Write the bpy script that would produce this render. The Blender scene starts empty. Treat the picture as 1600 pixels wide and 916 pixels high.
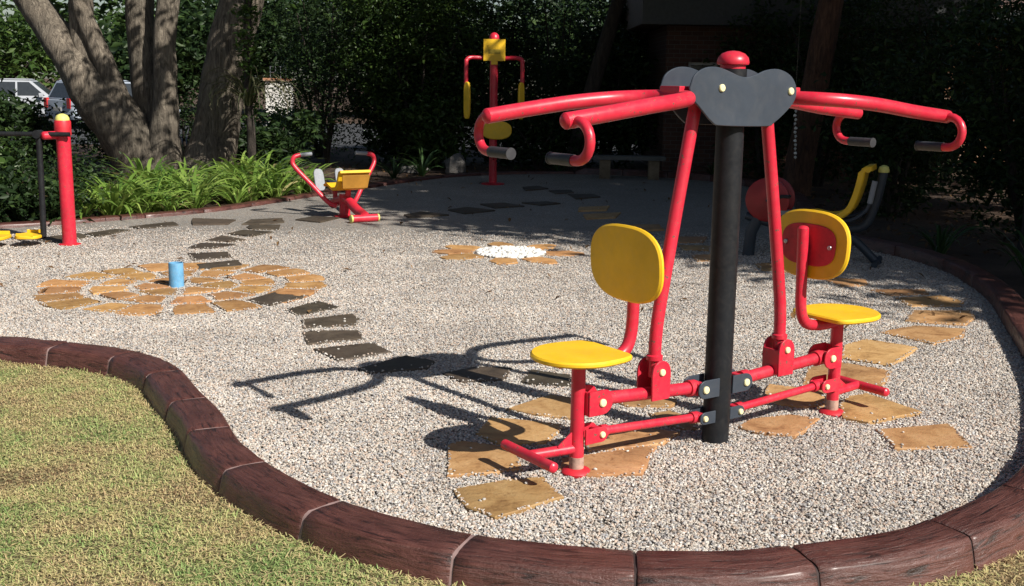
import bpy, math, random
import numpy as np
from mathutils import Vector, Matrix, noise

# ------------------------------------------------------------------ camera, sky, sun, exposure
scene = bpy.context.scene
col = scene.collection
EYE = 1.78
PITCH = math.atan(333.0 / 1750.0)
ROLL = math.radians(0.8)
cam_data = bpy.data.cameras.new("camera")
cam = bpy.data.objects.new("camera", cam_data)
col.objects.link(cam)
cam_data.sensor_width = 36.0
cam_data.lens = 1750.0 / 1600.0 * 36.0
cam_data.clip_start = 0.05
cam_data.clip_end = 2000.0
_f = Vector((0, math.cos(PITCH), -math.sin(PITCH)))
_u0 = Vector((0, math.sin(PITCH), math.cos(PITCH)))
_r0 = Vector((1, 0, 0))
_r = _r0 * math.cos(ROLL) + _u0 * math.sin(ROLL)
_u = _u0 * math.cos(ROLL) - _r0 * math.sin(ROLL)
cam.matrix_world = Matrix(((_r.x, _u.x, -_f.x, 0), (_r.y, _u.y, -_f.y, 0), (_r.z, _u.z, -_f.z, EYE), (0, 0, 0, 1)))
scene.camera = cam

SUN_DIR = Vector((0.92, -0.83, 1.0)).normalized()          # towards the sun
world = bpy.data.worlds.new("World")
scene.world = world
world.use_nodes = True
wn = world.node_tree.nodes
sky = wn.new("ShaderNodeTexSky")
sky.sky_type = 'NISHITA'
sky.sun_disc = False
sky.sun_elevation = math.asin(SUN_DIR.z)
sky.sun_rotation = math.atan2(SUN_DIR.x, SUN_DIR.y)
bg = wn["Background"]
bg.inputs["Strength"].default_value = 0.05
world.node_tree.links.new(sky.outputs["Color"], bg.inputs["Color"])
sun_data = bpy.data.lights.new("sun", 'SUN')
sun_data.energy = 5.0
sun_data.angle = math.radians(0.53)
sun_data.color = (1.0, 0.95, 0.87)
sun = bpy.data.objects.new("sun", sun_data)
sun.rotation_euler = (-SUN_DIR).to_track_quat('-Z', 'Y').to_euler()
sun.location = (8, -8, 12)
col.objects.link(sun)
scene.view_settings.view_transform = 'Standard'
scene.view_settings.look = 'None'
scene.view_settings.gamma = 1.0
scene.view_settings.exposure = 0.5
scene.view_settings.use_curve_mapping = False
scene.render.engine = 'CYCLES'
scene.cycles.use_denoising = True
scene.cycles.max_bounces = 6
scene.cycles.diffuse_bounces = 3
scene.cycles.transparent_max_bounces = 6

R = math.radians
PI = math.pi
random.seed(7)
rng = np.random.default_rng(7)

# ------------------------------------------------------------------ materials
def nodemat(name):
    m = bpy.data.materials.new(name)
    m.use_nodes = True
    nt = m.node_tree
    return m, nt, nt.nodes["Principled BSDF"], nt.nodes.new, nt.links.new

def tex_noise(nt, scale, detail=4.0, rough=0.6, vec=None):
    n = nt.nodes.new("ShaderNodeTexNoise")
    n.inputs["Scale"].default_value = scale
    n.inputs["Detail"].default_value = detail
    n.inputs["Roughness"].default_value = rough
    if vec is not None:
        nt.links.new(vec, n.inputs["Vector"])
    return n

def ramp(nt, fac, stops, interp='LINEAR'):
    r = nt.nodes.new("ShaderNodeValToRGB")
    r.color_ramp.interpolation = interp
    e = r.color_ramp.elements
    while len(e) < len(stops):
        e.new(0.5)
    for i, (p, c) in enumerate(stops):
        e[i].position = p
        e[i].color = (c[0], c[1], c[2], 1)
    nt.links.new(fac, r.inputs["Fac"])
    return r

def objvec(nt, which="Object"):
    return nt.nodes.new("ShaderNodeTexCoord").outputs[which]

def bump(nt, height, strength, dist, bsdf):
    b = nt.nodes.new("ShaderNodeBump")
    b.inputs["Strength"].default_value = strength
    b.inputs["Distance"].default_value = dist
    nt.links.new(height, b.inputs["Height"])
    nt.links.new(b.outputs["Normal"], bsdf.inputs["Normal"])
    return b

def mat_paint(name, c, rough=0.32, worn=None, scale=9.0, spread=0.12, bumpy=0.04, chips=0.0, dust=0.0, spec=0.5):
    """painted or powder coated surface: mottling, faded patches, chips, dust films and roughness changes"""
    m, nt, b, new, link = nodemat(name)
    v = objvec(nt)
    n = tex_noise(nt, scale, 6, 0.66, v)
    lo = tuple(x * (1 - spread) for x in c)
    hi = tuple(min(1, x * (1 + spread) + 0.004) for x in c)
    if worn:
        rp = ramp(nt, n.outputs["Fac"], [(0.30, lo), (0.60, hi), (0.70, hi), (0.80, worn)])
    else:
        rp = ramp(nt, n.outputs["Fac"], [(0.3, lo), (0.7, hi)])
    out = rp.outputs["Color"]
    if dust:
        nd = tex_noise(nt, scale * 2.3, 7, 0.72, v)
        nd.inputs["Distortion"].default_value = 1.5
        fd = ramp(nt, nd.outputs["Fac"], [(0.45, (0, 0, 0)), (0.75, (dust, dust, dust))])
        mx = new("ShaderNodeMixRGB")
        link(fd.outputs["Color"], mx.inputs["Fac"]); link(out, mx.inputs["Color1"]); mx.inputs["Color2"].default_value = (0.42, 0.36, 0.28, 1)
        out = mx.outputs["Color"]
    if chips:
        nc = tex_noise(nt, 46, 3, 0.75, v)
        fc = ramp(nt, nc.outputs["Fac"], [(0.70 - 0.06 * chips, (0, 0, 0)), (0.72 - 0.06 * chips, (1, 1, 1))])
        mc = new("ShaderNodeMixRGB")
        link(fc.outputs["Color"], mc.inputs["Fac"]); link(out, mc.inputs["Color1"]); mc.inputs["Color2"].default_value = (0.16, 0.085, 0.06, 1)
        out = mc.outputs["Color"]
    link(out, b.inputs["Base Color"])
    b.inputs["Specular IOR Level"].default_value = spec
    n2 = tex_noise(nt, scale * 6, 3, 0.6, v)
    mr = new("ShaderNodeMapRange")
    mr.inputs["To Min"].default_value = rough - 0.10
    mr.inputs["To Max"].default_value = rough + 0.22
    link(n2.outputs["Fac"], mr.inputs["Value"])
    link(mr.outputs["Result"], b.inputs["Roughness"])
    bump(nt, n2.outputs["Fac"], bumpy, 0.002, b)
    return m

def mat_flat(name, c, rough=0.6, metal=0.0):
    return_m, nt, b, new, link = nodemat(name)
    n = tex_noise(nt, 14, 4, 0.6, objvec(nt))
    rp = ramp(nt, n.outputs["Fac"], [(0.3, tuple(x * 0.82 for x in c)), (0.7, tuple(min(1, x * 1.15) for x in c))])
    link(rp.outputs["Color"], b.inputs["Base Color"])
    b.inputs["Roughness"].default_value = rough
    b.inputs["Metallic"].default_value = metal
    return return_m

def mat_leaf(name, stops, rough=0.45, trans=0.35, attr="tint", spec=0.4):
    m, nt, b, new, link = nodemat(name)
    a = new("ShaderNodeAttribute")
    a.attribute_name = attr
    rp = ramp(nt, a.outputs["Fac"], stops)
    link(rp.outputs["Color"], b.inputs["Base Color"])
    b.inputs["Roughness"].default_value = rough
    b.inputs["Specular IOR Level"].default_value = spec
    t = new("ShaderNodeBsdfTranslucent")
    hs = new("ShaderNodeHueSaturation")
    hs.inputs["Value"].default_value = 1.35
    hs.inputs["Hue"].default_value = 0.485
    link(rp.outputs["Color"], hs.inputs["Color"])
    link(hs.outputs["Color"], t.inputs["Color"])
    mx = new("ShaderNodeMixShader")
    mx.inputs["Fac"].default_value = trans
    link(b.outputs["BSDF"], mx.inputs[1])
    link(t.outputs["BSDF"], mx.inputs[2])
    link(mx.outputs["Shader"], nt.nodes["Material Output"].inputs["Surface"])
    return m

def mat_stone(name, stops, rough=0.62, grain=1.0):
    m, nt, b, new, link = nodemat(name)
    v = objvec(nt)
    oi = new("ShaderNodeObjectInfo")
    ad = new("ShaderNodeVectorMath"); ad.operation = 'ADD'
    sc = new("ShaderNodeVectorMath"); sc.operation = 'SCALE'
    link(oi.outputs["Location"], sc.inputs[0]); sc.inputs["Scale"].default_value = 3.1
    link(v, ad.inputs[0]); link(sc.outputs["Vector"], ad.inputs[1])
    n = tex_noise(nt, 5.5 * grain, 7, 0.62, ad.outputs["Vector"])
    n.inputs["Distortion"].default_value = 0.8
    rp0 = ramp(nt, n.outputs["Fac"], stops)
    nst = tex_noise(nt, 11 * grain, 6, 0.7, ad.outputs["Vector"])
    nst.inputs["Distortion"].default_value = 2.0
    rst = ramp(nt, nst.outputs["Fac"], [(0.30, (0.62, 0.55, 0.50)), (0.48, (1, 1, 1)), (0.62, (1, 1, 1)), (0.80, (1.28, 1.30, 1.36))])
    rp = new("ShaderNodeMixRGB"); rp.blend_type = 'MULTIPLY'; rp.inputs["Fac"].default_value = 1.0
    link(rp0.outputs["Color"], rp.inputs["Color1"]); link(rst.outputs["Color"], rp.inputs["Color2"])
    hs = new("ShaderNodeHueSaturation")
    mh = new("ShaderNodeMapRange"); mh.inputs["To Min"].default_value = 0.488; mh.inputs["To Max"].default_value = 0.507
    ms = new("ShaderNodeMath"); ms.operation = 'FRACT'
    mm = new("ShaderNodeMath"); mm.operation = 'MULTIPLY'; mm.inputs[1].default_value = 7.77
    link(oi.outputs["Random"], mm.inputs[0]); link(mm.outputs["Value"], ms.inputs[0]); link(ms.outputs["Value"], mh.inputs["Value"])
    link(mh.outputs["Result"], hs.inputs["Hue"])
    mr = new("ShaderNodeMapRange")
    mr.inputs["To Min"].default_value = 0.70; mr.inputs["To Max"].default_value = 1.18
    link(oi.outputs["Random"], mr.inputs["Value"])
    link(mr.outputs["Result"], hs.inputs["Value"])
    link(rp.outputs["Color"], hs.inputs["Color"])
    link(hs.outputs["Color"], b.inputs["Base Color"])
    b.inputs["Roughness"].default_value = rough
    n2 = tex_noise(nt, 26, 6, 0.65, ad.outputs["Vector"])
    bump(nt, n2.outputs["Fac"], 0.45, 0.012, b)
    return m

def mat_bark(name, c1, c2, c3):
    m, nt, b, new, link = nodemat(name)
    v = objvec(nt)
    mp = new("ShaderNodeMapping")
    mp.inputs["Scale"].default_value = (9, 9, 1.6)
    link(v, mp.inputs["Vector"])
    n = tex_noise(nt, 2.1, 9, 0.72, mp.outputs["Vector"])
    n.inputs["Distortion"].default_value = 0.9
    rp = ramp(nt, n.outputs["Fac"], [(0.32, c1), (0.5, c2), (0.68, c3)])
    n2 = tex_noise(nt, 1.3, 3, 0.5, v)
    mx = new("ShaderNodeMixRGB"); mx.blend_type = 'MULTIPLY'; mx.inputs["Fac"].default_value = 0.6
    r2 = ramp(nt, n2.outputs["Fac"], [(0.35, (0.5, 0.5, 0.46)), (0.65, (1.1, 1.06, 1.0))])
    link(rp.outputs["Color"], mx.inputs["Color1"]); link(r2.outputs["Color"], mx.inputs["Color2"])
    link(mx.outputs["Color"], b.inputs["Base Color"])
    b.inputs["Roughness"].default_value = 0.85
    bump(nt, n.outputs["Fac"], 1.0, 0.08, b)
    return m

M = {}
M['red'] = mat_paint('red_paint', (0.56, 0.016, 0.040), 0.30, None, 4, 0.18, 0.04, chips=1.2, dust=0.07)
M['red_dull'] = mat_paint('red_paint_faded', (0.50, 0.016, 0.028), 0.45, (0.30, 0.10, 0.07), 12, 0.2)
M['yellow'] = mat_paint('yellow_plastic', (0.80, 0.475, 0.010), 0.42, None, 5, 0.12, 0.10, dust=0.10)
M['cap_yellow'] = mat_paint('pale_yellow_cap', (0.62, 0.58, 0.16), 0.5)
M['bolt'] = mat_paint('cream_bolt_cover', (0.78, 0.72, 0.40), 0.5, None, 20, 0.06)
M['black'] = mat_paint('black_paint', (0.008, 0.009, 0.0115), 0.46, None, 8, 0.25, 0.05, dust=0.03, spec=0.28)
M['plate'] = mat_paint('charcoal_plate', (0.038, 0.048, 0.064), 0.34, None, 3, 0.18, 0.05, dust=0.035)
M['grip'] = mat_paint('grip_rubber', (0.032, 0.032, 0.036), 0.45, None, 22, 0.3, 0.2)
M['steel'] = mat_flat('steel', (0.42, 0.43, 0.45), 0.35, 0.9)
M['sleeve'] = mat_paint('weathered_sleeve', (0.34, 0.22, 0.17), 0.7, (0.20, 0.08, 0.05), 30, 0.3)
M['grey_plastic'] = mat_paint('grey_plastic', (0.20, 0.215, 0.24), 0.5)
M['dark_frame'] = mat_paint('dark_blue_frame', (0.022, 0.032, 0.045), 0.42)
M['housing'] = mat_paint('red_housing_painted_shade', (0.26, 0.010, 0.014), 0.4, None, 6, 0.2)  # housing red darkened in the colour to stand in for deep shade
M['blue'] = mat_paint('blue_pipe', (0.10, 0.30, 0.50), 0.55, (0.25, 0.36, 0.46), 14, 0.2, dust=0.25)
M['tan'] = mat_stone('tan_sandstone', [(0.28, (0.27, 0.135, 0.050)), (0.48, (0.43, 0.245, 0.10)), (0.62, (0.49, 0.30, 0.135)), (0.78, (0.40, 0.20, 0.09))])
M['rust'] = mat_stone('rusty_sandstone', [(0.28, (0.27, 0.135, 0.05)), (0.5, (0.45, 0.245, 0.085)), (0.75, (0.50, 0.31, 0.14))])
M['slate'] = mat_stone('brown_slate', [(0.28, (0.036, 0.027, 0.018)), (0.5, (0.070, 0.053, 0.035)), (0.75, (0.105, 0.082, 0.056))], 0.6, 0.8)
M['rock'] = mat_stone('grey_rock', [(0.3, (0.09, 0.085, 0.08)), (0.7, (0.22, 0.205, 0.19))], 0.85)
M['concrete'] = mat_stone('concrete', [(0.3, (0.12, 0.12, 0.11)), (0.7, (0.19, 0.185, 0.17))], 0.85)
M['bark'] = mat_bark('grey_bark', (0.040, 0.033, 0.026), (0.185, 0.155, 0.122), (0.37, 0.32, 0.255))
M['bark_red'] = mat_bark('reddish_bark', (0.03, 0.016, 0.010), (0.12, 0.055, 0.032), (0.24, 0.12, 0.07))
M['bark_dark'] = mat_bark('dark_bark', (0.018, 0.014, 0.011), (0.055, 0.042, 0.034), (0.10, 0.08, 0.065))
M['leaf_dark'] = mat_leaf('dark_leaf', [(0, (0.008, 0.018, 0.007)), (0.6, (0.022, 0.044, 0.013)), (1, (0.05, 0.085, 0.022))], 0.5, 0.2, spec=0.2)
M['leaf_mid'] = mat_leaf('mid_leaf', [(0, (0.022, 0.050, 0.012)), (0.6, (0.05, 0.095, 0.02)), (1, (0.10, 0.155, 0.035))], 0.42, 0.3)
M['strap'] = mat_leaf('strap_leaf', [(0, (0.06, 0.13, 0.022)), (0.55, (0.19, 0.30, 0.055)), (0.93, (0.33, 0.43, 0.11)), (1, (0.38, 0.33, 0.15))], 0.30, 0.30, spec=0.5)
M['strap_dark'] = mat_leaf('dark_strap_leaf', [(0, (0.02, 0.05, 0.018)), (0.7, (0.05, 0.10, 0.03)), (1, (0.10, 0.15, 0.06))], 0.36, 0.25)
M['dry_frond'] = mat_leaf('pale_frond', [(0, (0.05, 0.065, 0.028)), (0.6, (0.12, 0.12, 0.06)), (1, (0.24, 0.21, 0.13))], 0.6, 0.25)
M['grass'] = mat_leaf('lawn_grass', [(0, (0.25, 0.165, 0.09)), (0.2, (0.60, 0.455, 0.255)), (0.45, (0.63, 0.55, 0.275)), (0.7, (0.45, 0.50, 0.20)), (1, (0.25, 0.36, 0.125))], 0.6, 0.3, spec=0.15)
M['litter'] = mat_leaf('dry_leaf_litter', [(0, (0.05, 0.028, 0.014)), (0.6, (0.15, 0.082, 0.038)), (1, (0.27, 0.17, 0.08))], 0.8, 0.1, spec=0.1)
# ------------------------------------------------------------------ mesh helpers
class MB:
    """collects simple solids and becomes ONE mesh object"""
    def __init__(self):
        self.v, self.f = [], []

    def add(self, vs, fs):
        o = len(self.v)
        self.v += [tuple(p) for p in vs]
        self.f += [tuple(i + o for i in f) for f in fs]
        return self

    def tube(self, pts, r, seg=14, cap=True, round_end=False):
        pts = [Vector(p) for p in pts]
        rr = list(r) if hasattr(r, '__len__') else [r] * len(pts)
        if round_end:
            for end in (0, -1):
                a, b2 = (pts[0], pts[1]) if end == 0 else (pts[-1], pts[-2])
                d = (a - b2).normalized()
                r0 = rr[end]
                ex = [(a + d * r0 * 0.32, r0 * 0.72), (a + d * r0 * 0.45, r0 * 0.3)]
                if end == 0:
                    pts = [e[0] for e in reversed(ex)] + pts; rr = [e[1] for e in reversed(ex)] + rr
                else:
                    pts = pts + [e[0] for e in ex]; rr = rr + [e[1] for e in ex]
        n = len(pts)
        tang = []
        for i in range(n):
            a = pts[max(i - 1, 0)]; b2 = pts[min(i + 1, n - 1)]
            tang.append((b2 - a).normalized())
        t0 = tang[0]
        ref = Vector((0, 0, 1)) if abs(t0.z) < 0.9 else Vector((1, 0, 0))
        x = t0.cross(ref).normalized()
        vs, fs = [], []
        for i in range(n):
            t = tang[i]
            x = (x - t * x.dot(t)).normalized()
            y = t.cross(x)
            for k in range(seg):
                a = 2 * PI * k / seg
                vs.append(pts[i] + (x * math.cos(a) + y * math.sin(a)) * rr[i])
        for i in range(n - 1):
            for k in range(seg):
                k2 = (k + 1) % seg
                fs.append((i * seg + k, i * seg + k2, (i + 1) * seg + k2, (i + 1) * seg + k))
        if cap:
            fs.append(tuple(range(seg - 1, -1, -1)))
            fs.append(tuple((n - 1) * seg + k for k in range(seg)))
        return self.add(vs, fs)

    def lathe(self, prof, c=(0, 0, 0), axis=(0, 0, 1), seg=24):
        """prof: (radius, height) pairs along axis"""
        ax = Vector(axis).normalized()
        ref = Vector((1, 0, 0)) if abs(ax.x) < 0.9 else Vector((0, 1, 0))
        x = ax.cross(ref).normalized(); y = ax.cross(x)
        c = Vector(c)
        vs, fs = [], []
        for (r, h) in prof:
            for k in range(seg):
                a = 2 * PI * k / seg
                vs.append(c + ax * h + (x * math.cos(a) + y * math.sin(a)) * max(r, 1e-4))
        for i in range(len(prof) - 1):
            for k in range(seg):
                k2 = (k + 1) % seg
                fs.append((i * seg + k, i * seg + k2, (i + 1) * seg + k2, (i + 1) * seg + k))
        fs.append(tuple(range(seg - 1, -1, -1)))
        fs.append(tuple((len(prof) - 1) * seg + k for k in range(seg)))
        return self.add(vs, fs)

    def slab(self, outline, o, ax, ay, an, thick, bevel=0.003):
        """outline in the (ax, ay) plane at o, thickness along an, chamfered rims"""
        o, ax, ay, an = Vector(o), Vector(ax), Vector(ay), Vector(an)
        n = len(outline)
        cx = sum(p[0] for p in outline) / n; cy = sum(p[1] for p in outline) / n
        def ring(h, inset):
            out = []
            for i in range(n):
                p0, p1, p2 = outline[i - 1], outline[i], outline[(i + 1) % n]
                d = Vector((p2[0] - p0[0], p2[1] - p0[1]))
                nn = Vector((d.y, -d.x)).normalized() if d.length > 0 else Vector((0, 0))
                if nn.dot(Vector((p1[0] - cx, p1[1] - cy))) < 0:
                    nn = -nn
                q = (p1[0] - nn.x * inset, p1[1] - nn.y * inset)
                out.append(o + ax * q[0] + ay * q[1] + an * h)
            return out
        rings = [ring(0, bevel), ring(bevel, 0), ring(thick - bevel, 0), ring(thick, bevel)]
        vs = [p for r_ in rings for p in r_]
        fs = []
        for i in range(3):
            for k in range(n):
                k2 = (k + 1) % n
                fs.append((i * n + k, i * n + k2, (i + 1) * n + k2, (i + 1) * n + k))
        fs.append(tuple(range(n - 1, -1, -1)))
        fs.append(tuple(3 * n + k for k in range(n)))
        return self.add(vs, fs)

    def box(self, c, size, rot=0.0, bevel=0.004):
        sx, sy, sz = size
        cr, sr = math.cos(rot), math.sin(rot)
        ol = [(-sx / 2, -sy / 2), (sx / 2, -sy / 2), (sx / 2, sy / 2), (-sx / 2, sy / 2)]
        bevel = min(bevel, sx / 4, sy / 4, sz / 4)
        return self.slab(ol, (c[0], c[1], c[2] - sz / 2), (cr, sr, 0), (-sr, cr, 0), (0, 0, 1), sz, bevel)

    def mesh(self, name, angle=38):
        me = bpy.data.meshes.new(name)
        me.from_pydata(self.v, [], self.f)
        me.validate()
        import bmesh
        bm = bmesh.new(); bm.from_mesh(me)
        bmesh.ops.recalc_face_normals(bm, faces=bm.faces)
        bm.to_mesh(me); bm.free()
        me.polygons.foreach_set('use_smooth', [True] * len(me.polygons))
        me.set_sharp_from_angle(angle=R(angle))
        me.update()
        return me

    def build(self, name, mat, parent=None, angle=38):
        me = self.mesh(name, angle)
        me.materials.append(M[mat] if isinstance(mat, str) else mat)
        return link_obj(name, me, parent)

def link_obj(name, data, parent=None):
    o = bpy.data.objects.new(name, data)
    col.objects.link(o)
    if parent is not None:
        o.parent = parent
    return o

def tag(o, label=None, cat=None, group=None, kind=None):
    if label: o['label'] = label
    if cat: o['category'] = cat
    if group: o['group'] = group
    if kind: o['kind'] = kind
    return o

def thing(name, label, cat, loc=(0, 0, 0), rz=0.0, group=None):
    o = link_obj(name, None)
    o.location = loc
    o.rotation_euler = (0, 0, rz)
    return tag(o, label, cat, group)

def np_mesh(name, verts, tris, mat, tint=None, smooth=False):
    """big triangle soup from numpy arrays; tint: one value for each vertex"""
    me = bpy.data.meshes.new(name)
    nv, nf = len(verts), len(tris)
    me.vertices.add(nv); me.loops.add(nf * 3); me.polygons.add(nf)
    me.vertices.foreach_set('co', np.ascontiguousarray(verts, dtype=np.float32).ravel())
    me.loops.foreach_set('vertex_index', np.ascontiguousarray(tris, dtype=np.int32).ravel())
    me.polygons.foreach_set('loop_start', np.arange(0, nf * 3, 3, dtype=np.int32))
    if smooth:
        me.polygons.foreach_set('use_smooth', np.ones(nf, dtype=bool))
    if tint is not None:
        a = me.attributes.new('tint', 'FLOAT', 'POINT')
        a.data.foreach_set('value', np.ascontiguousarray(tint, dtype=np.float32))
    me.update(calc_edges=True)
    me.materials.append(M[mat] if isinstance(mat, str) else mat)
    return me

def bez(p0, p1, p2, n=8):
    p0, p1, p2 = Vector(p0), Vector(p1), Vector(p2)
    return [p0 * (1 - t) ** 2 + p1 * 2 * t * (1 - t) + p2 * t * t for t in [i / n for i in range(n + 1)]]

def smooth_path(pts, n=6):
    """Catmull-Rom through pts"""
    P = [Vector(p) for p in pts]
    P = [P[0] * 2 - P[1]] + P + [P[-1] * 2 - P[-2]]
    out = []
    for i in range(1, len(P) - 2):
        a, b, c, d = P[i - 1:i + 3]
        for k in range(n):
            t = k / n
            out.append(0.5 * ((2 * b) + (c - a) * t + (2 * a - 5 * b + 4 * c - d) * t * t + (3 * b - 3 * c + d - a) * t ** 3))
    out.append(P[-2])
    return out

def superellipse(rx, ry, e=2.6, n=36, cx=0, cy=0):
    out = []
    for k in range(n):
        a = 2 * PI * k / n
        c, s = math.cos(a), math.sin(a)
        out.append((cx + rx * math.copysign(abs(c) ** (2 / e), c), cy + ry * math.copysign(abs(s) ** (2 / e), s)))
    return out

def bolt(parent, c, axis, r=0.016, mat='bolt', h=0.012):
    m = MB().lathe([(r, 0), (r, h * 0.55), (r * 0.8, h * 0.9), (r * 0.3, h)], c, axis, 14)
    return m.build('bolt', mat, parent)

# ------------------------------------------------------------------ foliage helpers
def leaf_soup(centers, lo, hi, width, up=0.25, seed=1):
    """folded diamond leaves at the centres; returns verts, tris, tint"""
    r = np.random.default_rng(seed)
    n = len(centers)
    d = r.normal(size=(n, 3)); d[:, 2] = d[:, 2] * 0.6 - 0.15
    d /= np.linalg.norm(d, axis=1)[:, None]
    nn = r.normal(size=(n, 3)); nn[:, 2] += up * 3
    s = np.cross(d, nn); s /= np.linalg.norm(s, axis=1)[:, None] + 1e-9
    nrm = np.cross(s, d)
    L = r.uniform(lo, hi, n)[:, None]
    w = L * width * r.uniform(0.8, 1.2, n)[:, None]
    v = np.empty((n, 4, 3))
    v[:, 0] = centers - d * L
    v[:, 1] = centers + s * w + nrm * w * 0.35 - d * L * 0.1
    v[:, 2] = centers + d * L - nrm * L * 0.18
    v[:, 3] = centers - s * w + nrm * w * 0.35 - d * L * 0.1
    base = np.arange(n)[:, None] * 4
    t = np.stack([base + np.array([0, 1, 2]), base + np.array([0, 2, 3])], 1).reshape(-1, 3)
    tint = np.repeat(np.clip(r.normal(0.5, 0.24, n), 0, 1), 4)
    return v.reshape(-1, 3), t, tint

def clump_points(blobs, n, clumps, sigma, seed):
    """leaf centres: many small clumps spread through ellipsoids, shell heavy"""
    r = np.random.default_rng(seed)
    vol = np.array([b[3] * b[4] * b[5] for b in blobs]); vol = vol / vol.sum()
    pick = r.choice(len(blobs), clumps, p=vol)
    B = np.array(blobs, dtype=float)
    d = r.normal(size=(clumps, 3)); d /= np.linalg.norm(d, axis=1)[:, None]
    rad = r.uniform(0.25, 1, clumps) ** 0.45
    cc = B[pick, :3] + d * B[pick, 3:6] * rad[:, None]
    k = r.integers(0, clumps, n)
    size = sigma * r.uniform(0.5, 1.5, clumps)
    return cc[k] + r.normal(size=(n, 3)) * size[k][:, None] * np.array([1, 1, 0.75])

def wobbly_tube(mb, pts, radii, seg=12, amp=0.12, seed=0, sub=5):
    path = smooth_path(pts, sub)
    n = len(path)
    rs = np.interp(np.linspace(0, len(radii) - 1, n), range(len(radii)), radii)
    o = len(mb.v)
    mb.tube(path, list(rs), seg)
    for i in range(n):
        for k in range(seg):
            p = Vector(mb.v[o + i * seg + k])
            c = path[i]
            q = noise.noise((p + Vector((seed * 7.1, 0, 0))) * 1.7) + 0.5 * noise.noise(p * 4.3)
            mb.v[o + i * seg + k] = tuple(c + (p - c) * (1 + amp * q))

# strap-leaved clumps (arching leaves from one base)
def strap_mesh(name, mat, nleaf, length, width, droop, seed, upright=0.35):
    r = np.random.default_rng(seed)
    V, T, tn = [], [], []
    for i in range(nleaf):
        az = r.uniform(0, 2 * PI)
        L = length * r.uniform(0.65, 1.15)
        w = width * r.uniform(0.75, 1.2)
        tilt = r.uniform(0.15, 1.0) * (1 - upright) + 0.1
        dr = droop * r.uniform(0.7, 1.3)
        p = np.array([math.cos(az), math.sin(az), 0]) * r.uniform(0, 0.06)
        side = np.array([-math.sin(az), math.cos(az), 0]) + r.normal(0, 0.2, 3)
        side /= np.linalg.norm(side)
        ang = PI / 2 - tilt
        o = len(V); seg = 6
        tv = float(np.clip(r.normal(0.5, 0.26), 0, 1))
        for k in range(seg + 1):
            ww = w * (1 - (k / seg) ** 2.2) * (0.6 + 0.4 * min(1, k / 2)) + 0.001
            nrm = np.array([0, 0, 1.0])
            V += [p - side * ww, p + side * ww + nrm * ww * 0.3]
            tn += [tv, tv]
            p = p + np.array([math.cos(az) * math.cos(ang), math.sin(az) * math.cos(ang), math.sin(ang)]) * L / seg
            ang -= dr / seg * (0.5 + k / seg * 1.2)
        for k in range(seg):
            a = o + 2 * k
            T += [(a, a + 1, a + 3), (a, a + 3, a + 2)]
    V = np.array(V)
    if droop < 3:
        V[:, 2] = np.maximum(V[:, 2], 0.004)
    return np_mesh(name, V, np.array(T), mat, np.array(tn), True)
# flagstone outlines on the ground, in metres
TAN_STONES = [
  [(-0.25,4.66), (-0.18,4.45), (-0.06,4.33), (0.23,4.59), (0.15,4.82), (-0.01,4.78)],
  [(-0.3,5.27), (-0.28,4.82), (-0.11,4.86), (0.06,4.93), (0.01,5.24), (-0.24,5.33)],
  [(-0.18,5.45), (-0.11,5.73), (0.27,5.62), (0.26,5.51), (0.17,5.31), (-0.06,5.29)],
  [(-0.02,5.89), (0.23,6.17), (0.42,6.1), (0.37,5.71), (0.14,5.78)],
  [(0.22,4.94), (0.25,5.08), (0.64,5.27), (0.72,5.28), (0.6,4.88), (0.36,4.86)],
  [(0.36,5.38), (0.67,5.59), (0.87,5.51), (0.76,5.32), (0.38,5.2)],
  [(0.74,5.84), (0.87,5.91), (1,5.76), (0.97,5.57), (0.87,5.57)],
  [(0.57,6.08), (0.78,6.22), (0.95,6.1), (0.89,5.98), (0.63,5.98)],
  [(1.19,5.62), (1.29,5.77), (1.52,5.85), (1.66,5.79), (1.46,5.47), (1.25,5.53)],
  [(1.46,6.24), (1.54,6.46), (1.83,6.35), (1.76,6.04), (1.63,5.99), (1.47,6.05)],
  [(1.84,6.05), (1.94,6.23), (2.07,6.3), (2.27,5.95), (2.24,5.91), (1.91,5.72), (1.8,5.81)],
  [(1.91,5.61), (2.34,5.74), (2.3,5.33), (1.91,5.3)],
  [(1.77,6.59), (1.89,6.9), (2.14,7.05), (2.4,6.84), (2.22,6.48), (2.01,6.57), (1.88,6.43), (1.75,6.5)],
  [(2.28,7.51), (2.5,7.72), (2.79,7.48), (2.43,6.95), (2.23,7.09), (2.17,7.14)],
  [(2.68,7.95), (3.02,8.22), (3.37,8.11), (3.23,7.82), (2.94,7.6)],
  [(3.01,8.38), (3.21,8.78), (3.67,8.79), (3.6,8.51), (3.41,8.24), (3.13,8.31)],
  [(3.25,9.3), (3.68,9.44), (3.78,9.19), (3.67,8.99), (3.24,8.94)],
  [(3.14,9.67), (3.65,9.74), (3.6,9.52), (3.24,9.41)],
  [(2.86,10.27), (3.27,10.2), (3.21,9.9), (2.93,9.81)],
  [(2.42,11.01), (2.76,11.12), (2.96,10.79), (2.74,10.51), (2.4,10.63)],
  [(1.87,11.55), (2.28,11.63), (2.27,11.24), (1.85,11.12)],
  [(1.83,12.24), (2.18,12.23), (2.1,11.89), (1.82,11.91)],
  [(1.81,12.91), (2.26,12.96), (2.15,12.52), (1.83,12.44)],
  [(1.43,13.93), (1.84,14.04), (1.84,13.54), (1.45,13.38)],
  [(0.95,15.04), (1.48,15.33), (1.36,14.72), (0.95,14.54)],
  [(0.94,15.9), (1.39,16.12), (1.29,15.54), (0.9,15.41)],
]
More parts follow.
